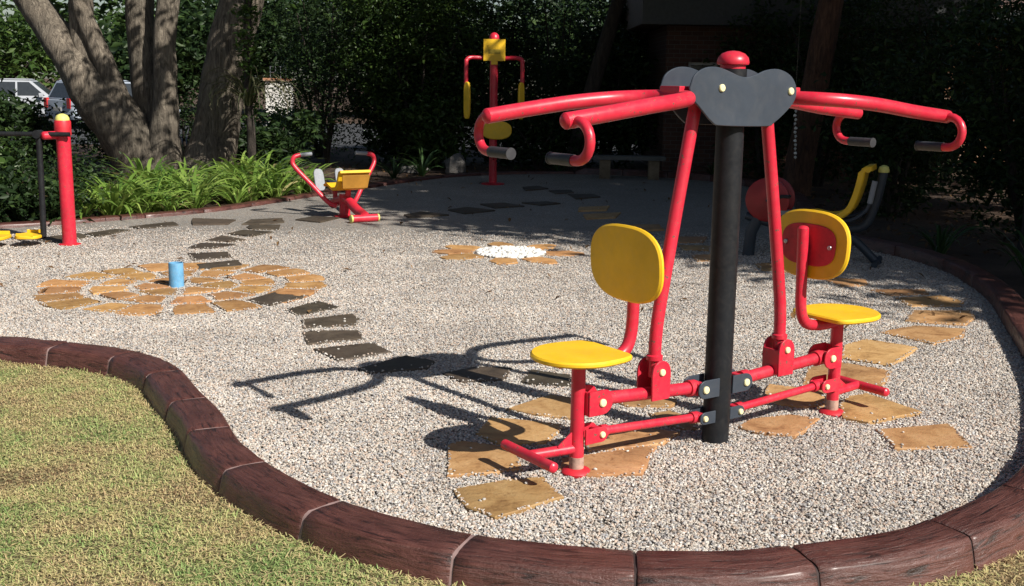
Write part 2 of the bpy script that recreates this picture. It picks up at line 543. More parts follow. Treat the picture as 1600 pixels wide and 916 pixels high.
BROWN_STONES = [
  [(-0.95,6.71), (-0.68,7.06), (-0.48,6.92), (-0.52,6.74), (-0.87,6.61)],
  [(-0.42,6.62), (-0.21,6.79), (0.01,6.77), (-0.05,6.49), (-0.3,6.43)],
  [(0.06,6.44), (0.12,6.74), (0.36,6.62), (0.36,6.37), (0.2,6.39)],
  [(-1.3,7.2), (-0.94,7.39), (-0.79,7.16), (-1.1,6.88)],
  [(-1.47,7.69), (-1.44,7.75), (-1.08,7.78), (-1.02,7.52), (-1.37,7.34)],
  [(-1.56,8.12), (-1.21,8.33), (-1.14,8.17), (-1.12,7.97), (-1.49,7.81)],
  [(-1.75,8.46), (-1.55,8.83), (-1.34,8.59), (-1.62,8.25)],
  [(-2.12,8.79), (-1.98,9.16), (-1.67,9.02), (-1.9,8.6)],
  [(-3,10.5), (-2.67,10.8), (-2.56,10.47), (-2.91,10.25)],
  [(-3.29,11.2), (-2.91,11.33), (-2.79,11), (-3.11,10.76)],
  [(-3.39,11.55), (-3.35,11.93), (-2.96,11.87), (-3.12,11.57)],
  [(-3.36,12.08), (-3.27,12.5), (-2.93,12.22), (-3.08,12)],
  [(-3.25,12.66), (-3.16,13.01), (-2.78,12.88), (-2.94,12.48)],
  [(-3.18,13.24), (-3.18,13.42), (-2.82,13.52), (-2.76,13.11), (-3.07,13.08)],
  [(-3.3,13.53), (-3.29,13.98), (-2.93,14.16), (-2.83,13.77), (-3.09,13.55)],
  [(-4.04,14.03), (-3.47,13.96), (-3.46,13.51), (-3.87,13.41)],
  [(-4.54,13.15), (-4.17,13.68), (-4.02,13.39), (-4.37,12.99)],
  [(-4.83,12.5), (-4.62,12.91), (-4.41,12.87), (-4.62,12.31)],
  [(-5.25,12.04), (-4.89,12.54), (-4.69,12.3), (-4.84,11.78)],
  [(-2.74,14.04), (-2.58,14.4), (-2.23,14.31), (-2.4,13.82)],
  [(-1.44,14.68), (-1.23,15.07), (-0.84,14.75), (-1.33,14.41)],
  [(-0.9,15.35), (-0.64,15.7), (-0.24,15.35), (-0.65,14.92)],
  [(-0.48,16.13), (-0.13,16.35), (0.17,15.96), (-0.25,15.66)],
  [(0.13,16.39), (0.49,16.61), (0.69,16.37), (0.4,16.08)],
  [(0.87,17.72), (1.28,17.78), (1.35,17.39), (0.96,17.04)],
  [(0.57,18.31), (0.95,18.47), (0.98,18.05), (0.68,17.8)],
  [(0.15,18.81), (0.41,19.08), (0.58,18.64), (0.2,18.25)],
]
# ------------------------------------------------------------------ the setting: soil, lawn, gravel, kerb, stones
def in_poly(px, py, poly):
    inside = np.zeros(len(px), bool)
    n = len(poly); j = n - 1
    for i in range(n):
        xi, yi = poly[i]; xj, yj = poly[j]
        c = ((yi > py) != (yj > py)) & (px < (xj - xi) * (py - yi) / (yj - yi + 1e-12) + xi)
        inside ^= c; j = i
    return inside

def ground_material():
    m, nt, b, new, link = nodemat('soil')
    v = objvec(nt)
    n = tex_noise(nt, 1.3, 8, 0.7, v)
    rp = ramp(nt, n.outputs["Fac"], [(0.3, (0.030, 0.018, 0.011)), (0.55, (0.085, 0.050, 0.030)), (0.75, (0.15, 0.095, 0.058))])
    link(rp.outputs["Color"], b.inputs["Base Color"])
    b.inputs["Roughness"].default_value = 0.95
    n2 = tex_noise(nt, 30, 8, 0.75, v)
    bump(nt, n2.outputs["Fac"], 0.9, 0.05, b)
    return m

def lawn_material():
    m, nt, b, new, link = nodemat('lawn_base')
    v = objvec(nt)
    n = tex_noise(nt, 2.2, 8, 0.7, v)
    rp = ramp(nt, n.outputs["Fac"], [(0.3, (0.15, 0.105, 0.055)), (0.5, (0.25, 0.205, 0.10)), (0.7, (0.18, 0.19, 0.07))])
    link(rp.outputs["Color"], b.inputs["Base Color"])
    b.inputs["Roughness"].default_value = 0.95
    n2 = tex_noise(nt, 160, 6, 0.8, v)
    bump(nt, n2.outputs["Fac"], 1.0, 0.03, b)
    return m

GRAVEL_STOPS = [(0.0, (0.21, 0.20, 0.195)), (0.04, (0.31, 0.295, 0.28)), (0.20, (0.39, 0.325, 0.265)),
                (0.36, (0.47, 0.37, 0.295)), (0.48, (0.48, 0.445, 0.385)), (0.66, (0.525, 0.49, 0.43)),
                (0.84, (0.37, 0.375, 0.375)), (0.94, (0.62, 0.59, 0.54))]

def gravel_material():
    m, nt, b, new, link = nodemat('gravel')
    v = objvec(nt)
    vo = new("ShaderNodeTexVoronoi")
    vo.inputs["Scale"].default_value = 82
    link(v, vo.inputs["Vector"])
    sep = new("ShaderNodeSeparateColor")
    link(vo.outputs["Color"], sep.inputs["Color"])
    rp = ramp(nt, sep.outputs["Red"], GRAVEL_STOPS, 'CONSTANT')
    vd = new("ShaderNodeTexVoronoi"); vd.feature = 'DISTANCE_TO_EDGE'
    vd.inputs["Scale"].default_value = 82
    link(v, vd.inputs["Vector"])
    gap = ramp(nt, vd.outputs["Distance"], [(0.0, (0.42, 0.41, 0.40)), (0.14, (1, 1, 1))])
    mx = new("ShaderNodeMixRGB"); mx.blend_type = 'MULTIPLY'; mx.inputs["Fac"].default_value = 1.0
    link(rp.outputs["Color"], mx.inputs["Color1"]); link(gap.outputs["Color"], mx.inputs["Color2"])
    big = tex_noise(nt, 0.9, 4, 0.6, v)
    br = ramp(nt, big.outputs["Fac"], [(0.3, (0.62, 0.62, 0.625)), (0.7, (0.82, 0.815, 0.815))])
    mx2 = new("ShaderNodeMixRGB"); mx2.blend_type = 'MULTIPLY'; mx2.inputs["Fac"].default_value = 1.0
    link(mx.outputs["Color"], mx2.inputs["Color1"]); link(br.outputs["Color"], mx2.inputs["Color2"])
    link(mx2.outputs["Color"], b.inputs["Base Color"])
    b.inputs["Roughness"].default_value = 0.85
    bump(nt, vd.outputs["Distance"], 0.9, 0.012, b)
    return m

def pebble_material(name, stops):
    m, nt, b, new, link = nodemat(name)
    oi = new("ShaderNodeObjectInfo")
    rp = ramp(nt, oi.outputs["Random"], stops, 'CONSTANT')
    n = tex_noise(nt, 1.1, 4, 0.65, oi.outputs["Location"])
    br = ramp(nt, n.outputs["Fac"], [(0.32, (0.80, 0.79, 0.78)), (0.68, (1.10, 1.09, 1.07))])
    mx = new("ShaderNodeMixRGB"); mx.blend_type = 'MULTIPLY'; mx.inputs["Fac"].default_value = 1.0
    link(rp.outputs["Color"], mx.inputs["Color1"]); link(br.outputs["Color"], mx.inputs["Color2"])
    link(mx.outputs["Color"], b.inputs["Base Color"])
    b.inputs["Roughness"].default_value = 0.7
    return m

M['soil'] = ground_material()
M['lawn_base'] = lawn_material()
M['gravel'] = gravel_material()
M['pebble'] = pebble_material('pebble', [(p, (c[0] * 1.06, c[1] * 1.05, c[2] * 1.07)) for p, c in GRAVEL_STOPS])

def sheet(name, poly, z, mat, kind='structure'):
    me = bpy.data.meshes.new(name)
    me.from_pydata([(x, y, z) for x, y in poly], [], [tuple(range(len(poly)))])
    me.materials.append(M[mat])
    return tag(link_obj(name, me), kind=kind)

tag(sheet('ground', [(-400, -400), (400, -400), (400, 400), (-400, 400)], -0.065, 'soil'), 'brown garden soil around the gravel bed', 'ground')
tag(sheet('lawn', [(-14, -10), (5.5, -10), (5.5, 7.0), (-14, 7.6)], -0.052, 'lawn_base'), 'patchy yellow green lawn outside the curved kerb', 'lawn')

# inner line of the kerb, counter-clockwise round the gravel
KERB_PTS = [(-9.5, 8.3), (-6.5, 7.75), (-4.6, 7.42), (-3.39, 7.235), (-2.93, 7.12), (-2.484, 6.945), (-2.19, 6.73), (-1.963, 6.45),
            (-1.74, 6.03), (-1.511, 5.623), (-1.27, 5.10), (-0.936, 4.638), (-0.63, 4.34), (-0.287, 4.126),
            (0.12, 3.98), (0.55, 3.923), (0.87, 3.94), (1.172, 4.022), (1.47, 4.12), (1.744, 4.278), (2.06, 4.53), (2.337, 4.853),
            (2.68, 5.4), (3.0, 6.1), (3.26, 6.8), (3.50, 7.55), (3.74, 8.35), (3.98, 9.15), (4.14, 10.0), (4.20, 10.9),
            (4.05, 11.7), (3.75, 12.6), (3.7, 13.8), (4.0, 15.6), (4.3, 17.6), (4.2, 19.3), (3.3, 20.9), (1.6, 21.7),
            (0.0, 21.5), (-1.1, 20.7), (-1.8, 19.6), (-2.4, 18.3), (-3.1, 16.75), (-3.9, 14.95), (-4.9, 13.8), (-5.9, 12.95), (-7.6, 12.1), (-10, 11.3)]
_dense = [Vector((p.x, p.y, 0)) for p in smooth_path([(x, y, 0) for x, y in KERB_PTS], 12)]
_cum = [0.0]
for i in range(1, len(_dense)):
    _cum.append(_cum[-1] + (_dense[i] - _dense[i - 1]).length)
KLEN = _cum[-1]
_cx = np.array([p.x for p in _dense]); _cy = np.array([p.y for p in _dense]); _cs = np.array(_cum)
def kerb_at(s):
    x = np.interp(s, _cs, _cx); y = np.interp(s, _cs, _cy)
    e = 0.05
    tx = np.interp(s + e, _cs, _cx) - np.interp(s - e, _cs, _cx)
    ty = np.interp(s + e, _cs, _cy) - np.interp(s - e, _cs, _cy)
    l = math.hypot(tx, ty) or 1
    return Vector((x, y, 0)), Vector((ty / l, -tx / l, 0))        # point, outward normal

BED = [(p.x, p.y) for p in _dense]
gravel = sheet('gravel_bed', [(x, y) for x, y in BED], 0.0, 'gravel')
tag(gravel, 'pale grey gravel bed inside the brown kerb', 'gravel')

def kerb_material(name, c1, c2, c3):
    m, nt, b, new, link = nodemat(name)
    a = new("ShaderNodeAttribute"); a.attribute_name = 'flow'
    mp = new("ShaderNodeMapping"); mp.inputs["Scale"].default_value = (5.5, 42, 1)
    link(a.outputs["Vector"], mp.inputs["Vector"])
    n = tex_noise(nt, 1.0, 6, 0.65, mp.outputs["Vector"])
    n.inputs["Distortion"].default_value = 1.2
    rp = ramp(nt, n.outputs["Fac"], [(0.36, c1), (0.46, c2), (0.72, c3)])
    big = tex_noise(nt, 5, 5, 0.6, a.outputs["Vector"])
    br = ramp(nt, big.outputs["Fac"], [(0.3, (0.7, 0.7, 0.7)), (0.7, (1.15, 1.12, 1.1))])
    mx = new("ShaderNodeMixRGB"); mx.blend_type = 'MULTIPLY'; mx.inputs["Fac"].default_value = 1.0
    link(rp.outputs["Color"], mx.inputs["Color1"]); link(br.outputs["Color"], mx.inputs["Color2"])
    link(mx.outputs["Color"], b.inputs["Base Color"])
    mr = new("ShaderNodeMapRange"); mr.inputs["To Min"].default_value = 0.24; mr.inputs["To Max"].default_value = 0.62
    link(big.outputs["Fac"], mr.inputs["Value"]); link(mr.outputs["Result"], b.inputs["Roughness"])
    b.inputs["Coat Weight"].default_value = 0.16; b.inputs["Coat Roughness"].default_value = 0.25
    n3 = tex_noise(nt, 90, 4, 0.6, a.outputs["Vector"])
    ad = new("ShaderNodeMath"); ad.operation = 'MULTIPLY_ADD'; ad.inputs[1].default_value = 0.25
    link(n3.outputs["Fac"], ad.inputs[0]); link(n.outputs["Fac"], ad.inputs[2])
    bump(nt, ad.outputs["Value"], 0.85, 0.014, b)
    return m
M['kerb'] = kerb_material('stamped_kerb', (0.024, 0.010, 0.008), (0.088, 0.031, 0.024), (0.135, 0.055, 0.044))
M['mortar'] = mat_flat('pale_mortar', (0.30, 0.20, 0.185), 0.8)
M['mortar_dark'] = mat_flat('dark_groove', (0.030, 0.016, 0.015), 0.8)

PROFILE = [(0.0, -0.06), (0.0, 0.056), (0.010, 0.067), (0.06, 0.070), (0.12, 0.071), (0.170, 0.069), (0.194, 0.062), (0.208, 0.047), (0.222, 0.0), (0.240, -0.07)]
def sweep(s0, s1, nseg, shrink=0.0, rough=0.0, seed=0.0, endbev=0.0):
    """length of kerb as a closed solid; returns verts, faces, flow"""
    vs, fl, fs = [], [], []
    ss = [s0 + (s1 - s0) * k / nseg for k in range(nseg + 1)]
    if endbev:
        ss = [s0, s0 + endbev] + ss[1:-1] + [s1 - endbev, s1]
    npf = len(PROFILE)
    pc = (0.12, -0.02)
    for i, s in enumerate(ss):
        p, o = kerb_at(s)
        lift = 0.05 * float(np.interp(p.x, [1.3, 2.4], [0, 1])) if p.y < 12 else (0.05 if p.x > 1.3 else -0.02)
        sh = shrink + (0.006 if endbev and i in (0, len(ss) - 1) else 0.0)
        for j, (t, z) in enumerate(PROFILE):
            d = Vector((t - pc[0], z - pc[1])); l = d.length
            k = max(0.0, 1 - sh / l)
            tt, zz = pc[0] + d.x * k, pc[1] + d.y * k
            if rough:
                q = noise.noise(Vector((s * 5.5 + seed, t * 26, z * 8))) + 0.6 * noise.noise(Vector((s * 19, t * 40, seed)))
                zz += rough * q if 1 < j < npf - 1 else 0
                tt += rough * q * 0.8 if 5 < j else 0
            vs.append((p.x + o.x * tt, p.y + o.y * tt, zz + (lift if 0 < j < npf - 1 else 0)))
            fl.append((s, t + (0.1 - z) * 0.6, 0))
    for i in range(len(ss) - 1):
        for j in range(npf):
            j2 = (j + 1) % npf
            fs.append((i * npf + j, (i + 1) * npf + j, (i + 1) * npf + j2, i * npf + j2))
    fs.append(tuple(range(npf))); fs.append(tuple((len(ss) - 1) * npf + j for j in reversed(range(npf))))
    return vs, fs, fl

kerb = tag(link_obj('kerb', None), 'dark red brown stamped concrete kerb winding round the gravel', 'kerb', kind='structure')
def kerb_piece(name, s0, s1, nseg, mat, **kw):
    vs, fs, fl = sweep(s0, s1, nseg, **kw)
    mb = MB(); mb.add(vs, fs)
    me = mb.mesh(name, 50)
    at = me.attributes.new('flow', 'FLOAT_VECTOR', 'POINT')
    at.data.foreach_set('vector', np.array(fl, dtype=np.float32).ravel())
    me.materials.append(M[mat])
    return link_obj(name, me, kerb)
s = 0.25
k = 0
while s < KLEN - 0.2:
    mid, _ = kerb_at(s + 0.3)
    near = mid.y < 9
    ln = random.uniform(0.56, 0.66) if near else random.uniform(0.85, 1.0)
    e = min(s + ln, KLEN)
    kerb_piece('kerb_block', s + 0.006, e - 0.006, 9 if near else 5, 'kerb', rough=0.0055, seed=k * 3.7, endbev=0.008)
    if near:
        j, _ = kerb_at(e)
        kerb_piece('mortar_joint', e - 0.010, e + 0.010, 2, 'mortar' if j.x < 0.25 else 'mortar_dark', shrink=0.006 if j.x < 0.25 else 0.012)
    s = e
    k += 1

# gravel pebbles: real stones as far as they can be told apart
def pebble_nodes():
    g = bpy.data.node_groups.new('pebble_scatter', 'GeometryNodeTree')
    g.interface.new_socket('Geometry', in_out='INPUT', socket_type='NodeSocketGeometry')
    g.interface.new_socket('Geometry', in_out='OUTPUT', socket_type='NodeSocketGeometry')
    N, Lk = g.nodes.new, g.links.new
    gi, go = N('NodeGroupInput'), N('NodeGroupOutput')
    join = N('GeometryNodeJoinGeometry')
    for i in range(4):
        ico = N('GeometryNodeMeshIcoSphere'); ico.inputs['Radius'].default_value = 1.0; ico.inputs['Subdivisions'].default_value = 1
        sp = N('GeometryNodeSetPosition'); p2 = N('GeometryNodeInputPosition')
        nz = N('ShaderNodeTexNoise'); nz.noise_dimensions = '4D'; nz.inputs['W'].default_value = i * 5.3 + 1; nz.inputs['Scale'].default_value = 1.1
        sub = N('ShaderNodeVectorMath'); sub.operation = 'SUBTRACT'; sub.inputs[1].default_value = (0.5, 0.5, 0.5)
        scl = N('ShaderNodeVectorMath'); scl.operation = 'SCALE'; scl.inputs['Scale'].default_value = 1.9
        Lk(p2.outputs[0], nz.inputs['Vector']); Lk(nz.outputs['Color'], sub.inputs[0]); Lk(sub.outputs[0], scl.inputs[0])
        Lk(ico.outputs['Mesh'], sp.inputs['Geometry']); Lk(scl.outputs[0], sp.inputs['Offset'])
        sm = N('GeometryNodeSetMaterial'); sm.inputs['Material'].default_value = M['pebble']
        Lk(sp.outputs[0], sm.inputs[0])
        ti = N('GeometryNodeGeometryToInstance')
        Lk(sm.outputs[0], ti.inputs[0]); Lk(ti.outputs[0], join.inputs[0])
    ins = N('GeometryNodeInstanceOnPoints')
    ins.inputs['Pick Instance'].default_value = True
    ri = N('FunctionNodeRandomValue'); ri.data_type = 'INT'; ri.inputs[4].default_value = 0; ri.inputs[5].default_value = 3
    rs = N('FunctionNodeRandomValue'); rs.data_type = 'FLOAT_VECTOR'; rs.inputs[0].default_value = (0.0046, 0.0034, 0.0022); rs.inputs[1].default_value = (0.0115, 0.0078, 0.0052); rs.inputs['Seed'].default_value = 3
    rr = N('FunctionNodeRandomValue'); rr.data_type = 'FLOAT_VECTOR'; rr.inputs[0].default_value = (-0.6, -0.6, 0); rr.inputs[1].default_value = (0.6, 0.6, 6.283); rr.inputs['Seed'].default_value = 5
    Lk(gi.outputs[0], ins.inputs['Points']); Lk(join.outputs[0], ins.inputs['Instance'])
    Lk(ri.outputs[2], ins.inputs['Instance Index']); Lk(rs.outputs[0], ins.inputs['Scale'])
    e2r = N('FunctionNodeEulerToRotation')
    Lk(rr.outputs[0], e2r.inputs[0]); Lk(e2r.outputs[0], ins.inputs['Rotation'])
    Lk(ins.outputs[0], go.inputs[0])
    return g

# lawn blades
def grass_blades(n):
    x = rng.uniform(-4.6, 5.3, n); y = rng.uniform(3.2, 7.5, n)
    outer = []
    for s_ in np.linspace(0, KLEN, 500):
        p, o = kerb_at(s_); outer.append((p.x + o.x * 0.236, p.y + o.y * 0.236))
    keep = ~in_poly(x, y, outer) & (y < 7.25 - 0.028 * (x + 4)) & ((x < 2.2) | (rng.uniform(0, 1, n) < 0.45))
    x, y = x[keep], y[keep]
    n = len(x)
    edge_l = []
    for s_ in np.linspace(0, KLEN, 500):
        p, o = kerb_at(s_); edge_l.append((p.x + o.x * 0.275, p.y + o.y * 0.275))
    edge = in_poly(x, y, edge_l)
    patch = np.array([noise.noise(Vector((a * 1.6, b * 1.6, 0))) + 0.7 * noise.noise(Vector((a * 5, b * 5, 4))) for a, b in zip(x, y)])
    L = rng.uniform(0.009, 0.026, n) * np.where(rng.uniform(0, 1, n) < np.where(edge, 0.35, 0.03), 1.9, 1.0) * (1 + 0.25 * patch)
    w = rng.uniform(0.0013, 0.0026, n)
    az = rng.uniform(0, 2 * PI, n); tilt = np.clip(rng.normal(1.12, 0.36, n), 0.05, 1.5)
    d = np.stack([np.cos(az) * np.sin(tilt), np.sin(az) * np.sin(tilt), np.cos(tilt)], 1)
    sd = np.stack([-np.sin(az), np.cos(az), np.zeros(n)], 1)
    straw = rng.uniform(0, 1, n) < 0.16
    tilt = np.where(straw, rng.uniform(1.3, 1.54, n), tilt); L = np.where(straw, L * 1.5, L)
    d = np.stack([np.cos(az) * np.sin(tilt), np.sin(az) * np.sin(tilt), np.cos(tilt)], 1)
    base = np.stack([x, y, np.full(n, -0.053) + straw * 0.010 + rng.uniform(0, 0.010, n)], 1)
    mid = base + d * (L * 0.55)[:, None]
    d2 = d.copy(); d2[:, 2] -= rng.uniform(0.1, 0.7, n); d2 /= np.linalg.norm(d2, axis=1)[:, None]
    tip = mid + d2 * (L * 0.5)[:, None]
    tip[:, 2] = np.maximum(tip[:, 2], -0.05)
    V = np.stack([base - sd * w[:, None], base + sd * w[:, None], mid + sd * w[:, None] * 0.9, mid - sd * w[:, None] * 0.9, tip], 1).reshape(-1, 3)
    b5 = np.arange(n)[:, None] * 5
    T = np.stack([b5 + np.array([0, 1, 2]), b5 + np.array([0, 2, 3]), b5 + np.array([3, 2, 4])], 1).reshape(-1, 3)
    tint = np.clip(0.57 + 0.72 * patch + rng.normal(0, 0.20, n), 0, 1)
    tint = np.where(straw, rng.uniform(0.2, 0.62, n), tint)
    return V, T, np.repeat(tint, 5)
V, T, tn = grass_blades(700000)
tag(link_obj('lawn_grass', np_mesh('lawn_grass', V, T, 'grass', tn)), 'short dry yellow green grass of the lawn', 'grass', kind='stuff')

# flagstones
def stone_mesh(poly, thick, seed, jit=0.008):
    r = random.Random(seed)
    P = [Vector((x, y)) for x, y in poly]
    c = sum(P, Vector((0, 0))) / len(P)
    ol = []
    for i in range(len(P)):
        a, b = P[i], P[(i + 1) % len(P)]
        m = 3 if (b - a).length > 0.22 else 2
        for k in range(m):
            q = a.lerp(b, k / m)
            ol.append(q + Vector((r.uniform(-jit, jit), r.uniform(-jit, jit))))
    n = len(ol)
    vs = []
    for sc, z, jz in ((1.0, -0.03, 0), (1.0, thick - 0.004, 0.0015), (0.975, thick, 0.0015), (0.5, thick + 0.001, 0.003)):
        for q in ol:
            p = c + (q - c) * sc
            vs.append((p.x - c.x, p.y - c.y, z + r.uniform(-jz, jz)))
    vs.append((0, 0, thick))
    fs = []
    for i in range(3):
        for k in range(n):
            k2 = (k + 1) % n
            fs.append((i * n + k, i * n + k2, (i + 1) * n + k2, (i + 1) * n + k))
    for k in range(n):
        fs.append((3 * n + k, 3 * n + (k + 1) % n, 4 * n))
    mb = MB(); mb.add(vs, fs)
    return mb.mesh('stone', 30), c

ALL_STONES = []
def path_of(name, label, polys, mat, thick=0.018, name_piece='stone', jit=0.008):
    root = tag(link_obj(name, None), label, 'path', kind='structure')
    ALL_STONES.extend(polys)
    for i, poly in enumerate(polys):
        me, c = stone_mesh(poly, thick + random.uniform(-0.002, 0.004), i * 13 + len(polys), jit)
        me.materials.append(M[mat])
        o = link_obj(name_piece, me, root)
        o.location = (c.x, c.y, 0)
    return root

path_of('tan_stone_path', 'curving path of large tan sandstone slabs under the double seat trainer', TAN_STONES, 'tan')
path_of('brown_stone_path', 'winding stepping path of dark brown slate slabs across the gravel', BROWN_STONES, 'slate', 0.017)

def ring(cx, cy, r0, r1, n, a0, gap, seed, jr=0.05, taper=1.0):
    r = random.Random(seed); out = []
    for k in range(n):
        a = a0 + 2 * PI * k / n + r.uniform(-0.04, 0.04)
        h0 = PI / n - gap / max(r0, 0.15); h1 = (PI / n - gap / r1) * taper
        q0, q1 = r0 + r.uniform(-jr, jr) * 0.6, r1 + r.uniform(-jr, jr)
        pts = [(q0, -h0), (q1, -h1), (q1 + r.uniform(0, jr), 0), (q1, h1), (q0, h0)]
        out.append([(cx + q * math.cos(a + t + r.uniform(-0.02, 0.02)), cy + q * math.sin(a + t)) for q, t in pts])
    return out
CIRC = (-2.80, 9.42)
polys = ring(*CIRC, 0.85, 1.18, 19, 0.1, 0.034, 3, 0.045) + ring(*CIRC, 0.49, 0.77, 12, 0.35, 0.034, 4, 0.04) + ring(*CIRC, 0.14, 0.40, 6, 0.2, 0.032, 5, 0.03)
path_of('stone_circle', 'round mosaic of orange sandstone wedges around the blue pipe', polys, 'rust', 0.017, jit=0.016)
FLOW = (-0.03, 11.52)
petals = []
for k, (a, r1, hw) in enumerate([(0.02, 0.78, 0.17), (0.95, 0.80, 0.15), (1.75, 0.78, 0.14), (2.55, 0.82, 0.17), (3.10, 0.80, 0.17), (3.72, 0.80, 0.17), (4.62, 0.74, 0.15), (5.30, 0.78, 0.15)]):
    ca, sa = math.cos(a), math.sin(a)
    sh = [(0.38, -hw * 0.75), (0.60, -hw), (r1, -hw * 0.35), (r1, hw * 0.3), (0.62, hw), (0.38, hw * 0.7)]
    petals.append([(FLOW[0] + ca * u - sa * v, FLOW[1] + sa * u + ca * v) for u, v in sh])
path_of('stone_flower', 'flower of orange sandstone petals around white pebbles', petals, 'rust', 0.017)

# small loose gravel stones that were kicked on to the slabs, and the white pebbles
def pebble_soup(pts, lo, hi, seed, flat=0.7):
    r = np.random.default_rng(seed)
    phi = (1 + 5 ** 0.5) / 2
    ico = np.array([(-1, phi, 0), (1, phi, 0), (-1, -phi, 0), (1, -phi, 0), (0, -1, phi), (0, 1, phi), (0, -1, -phi), (0, 1, -phi), (phi, 0, -1), (phi, 0, 1), (-phi, 0, -1), (-phi, 0, 1)]) / 1.902
    tri = np.array([(0, 11, 5), (0, 5, 1), (0, 1, 7), (0, 7, 10), (0, 10, 11), (1, 5, 9), (5, 11, 4), (11, 10, 2), (10, 7, 6), (7, 1, 8), (3, 9, 4), (3, 4, 2), (3, 2, 6), (3, 6, 8), (3, 8, 9), (4, 9, 5), (2, 4, 11), (6, 2, 10), (8, 6, 7), (9, 8, 1)])
    n = len(pts)
    s = r.uniform(lo, hi, n)
    az = r.uniform(0, 2 * PI, n)
    v = ico[None] * (1 + r.uniform(-0.22, 0.22, (n, 12, 1))) * np.array([1.2, 0.9, flat]) * s[:, None, None]
    c, q = np.cos(az)[:, None], np.sin(az)[:, None]
    v = np.stack([v[..., 0] * c - v[..., 1] * q, v[..., 0] * q + v[..., 1] * c, v[..., 2]], -1) + pts[:, None, :]
    t = (np.arange(n)[:, None, None] * 12 + tri[None]).reshape(-1, 3)
    return v.reshape(-1, 3), t, np.repeat(r.uniform(0, 1, n), 12)
M['white_pebble'] = mat_flat('white_pebble', (0.72, 0.70, 0.66), 0.6)
n = 520
aa = rng.uniform(0, 2 * PI, n); rr_ = 0.345 * np.sqrt(rng.uniform(0, 1, n))
wp = np.stack([FLOW[0] + rr_ * np.cos(aa), FLOW[1] + rr_ * 1.05 * np.sin(aa), 0.018 + 0.025 * rng.uniform(0, 1, n) * (1 - rr_ / 0.40)], 1)
V, T, tn = pebble_soup(wp, 0.018, 0.036, 21)
tag(link_obj('white_pebbles', np_mesh('white_pebbles', V, T, 'white_pebble', tn, True)), 'bright white pebbles heaped inside the stone flower', 'pebbles', kind='stuff')
M['loose'] = mat_leaf('loose_pebble', [(0, (0.3, 0.28, 0.25)), (1, (0.66, 0.62, 0.56))], 0.7, 0.0)
lp = []
for poly in TAN_STONES + BROWN_STONES[:12]:
    cx = sum(p[0] for p in poly) / len(poly); cy = sum(p[1] for p in poly) / len(poly)
    for _ in range(random.choice((1, 2, 3, 5))):
        p = random.choice(poly); t = random.uniform(0.35, 0.9)
        lp.append((cx + (p[0] - cx) * t, cy + (p[1] - cy) * t, 0.024))
V, T, tn = pebble_soup(np.array(lp), 0.005, 0.010, 5)
tag(link_obj('loose_pebbles', np_mesh('loose_pebbles', V, T, 'loose', tn)), 'stray gravel stones lying on the path slabs', 'pebbles', kind='stuff')

# gravel pebbles: one point for each stone, none where a slab lies
def pebble_points(n):
    r = np.random.default_rng(31)
    x = r.uniform(-5.6, 4.3, n); y = r.uniform(3.9, 13.5, n)
    dens = np.interp(y, [4, 6, 8, 10, 13.4], [1.0, 0.92, 0.72, 0.5, 0.0])
    keep = (r.uniform(0, 1, n) < dens) & (np.abs(x) < 0.457 * y + 0.9)
    x, y = x[keep], y[keep]
    k2 = in_poly(x, y, BED)
    x, y = x[k2], y[k2]
    ok = np.ones(len(x), bool)
    lift = np.zeros(len(x))
    for poly in ALL_STONES:
        px = [p[0] for p in poly]; py = [p[1] for p in poly]
        idx = np.where((x > min(px)) & (x < max(px)) & (y > min(py)) & (y < max(py)))[0]
        if len(idx):
            inside = in_poly(x[idx], y[idx], poly)
            cx, cy = sum(px) / len(px), sum(py) / len(py)
            core = in_poly(x[idx], y[idx], [(cx + (a - cx) * 0.93, cy + (b - cy) * 0.93) for a, b in poly])
            rim = inside & ~core & (r.uniform(0, 1, len(idx)) < 0.33)
            ok[idx[inside & ~rim]] = False
            lift[idx[rim]] = 0.013
    x, y, lift = x[ok], y[ok], lift[ok]
    und = np.array([noise.noise(Vector((a * 2.3, b * 2.3, 1.7))) for a, b in zip(x, y)])
    return np.stack([x, y, 0.001 + r.uniform(0, 0.0105, len(x)) + np.clip(und, -0.4, 0.8) * 0.006 + lift], 1)
pp_ = pebble_points(1250000)
pme = bpy.data.meshes.new('gravel_pebbles')
pme.vertices.add(len(pp_))
pme.vertices.foreach_set('co', pp_.astype(np.float32).ravel())
pme.update()
pebs = tag(link_obj('gravel_pebbles', pme), 'loose mixed grey and tan pebbles covering the bed', 'pebbles', kind='stuff')
md = pebs.modifiers.new('scatter', 'NODES')
md.node_group = pebble_nodes()
# ------------------------------------------------------------------ the double seated push trainer
def fork_plates(parent, name, mat, u0, u1, z, hgt, half, thick=0.010):
    """two rounded cheek plates on either side of a link; u1 is the bolt end"""
    mb = MB()
    sgn = 1 if u1 > u0 else -1
    ol = [(u0, z - hgt / 2), (u1, z - hgt / 2)]
    for k in range(1, 8):
        a = -PI / 2 + PI * k / 8
        ol.append((u1 + sgn * math.cos(a) * hgt / 2, z + math.sin(a) * hgt / 2))
    ol += [(u1, z + hgt / 2), (u0, z + hgt / 2)]
    for sv in (-1, 1):
        mb.slab(ol, (0, sv * half - thick / 2, 0), (1, 0, 0), (0, 0, 1), (0, 1, 0), thick, 0.002)
    return mb.build(name, mat, parent)

def seat_outline(sgn):
    # rounded in front, narrower at the back
    pts = []
    for k in range(25):
        a = -PI / 2 + PI * k / 24
        pts.append((0.215 * math.cos(a) + 0.0, 0.212 * math.sin(a)))
    pts += [(-0.06, 0.208), (-0.12, 0.198), (-0.165, 0.182), (-0.188, 0.160), (-0.195, 0.13), (-0.195, -0.13), (-0.188, -0.160), (-0.165, -0.182), (-0.12, -0.198), (-0.06, -0.208)]
    return [(sgn * x, y) for x, y in pts]

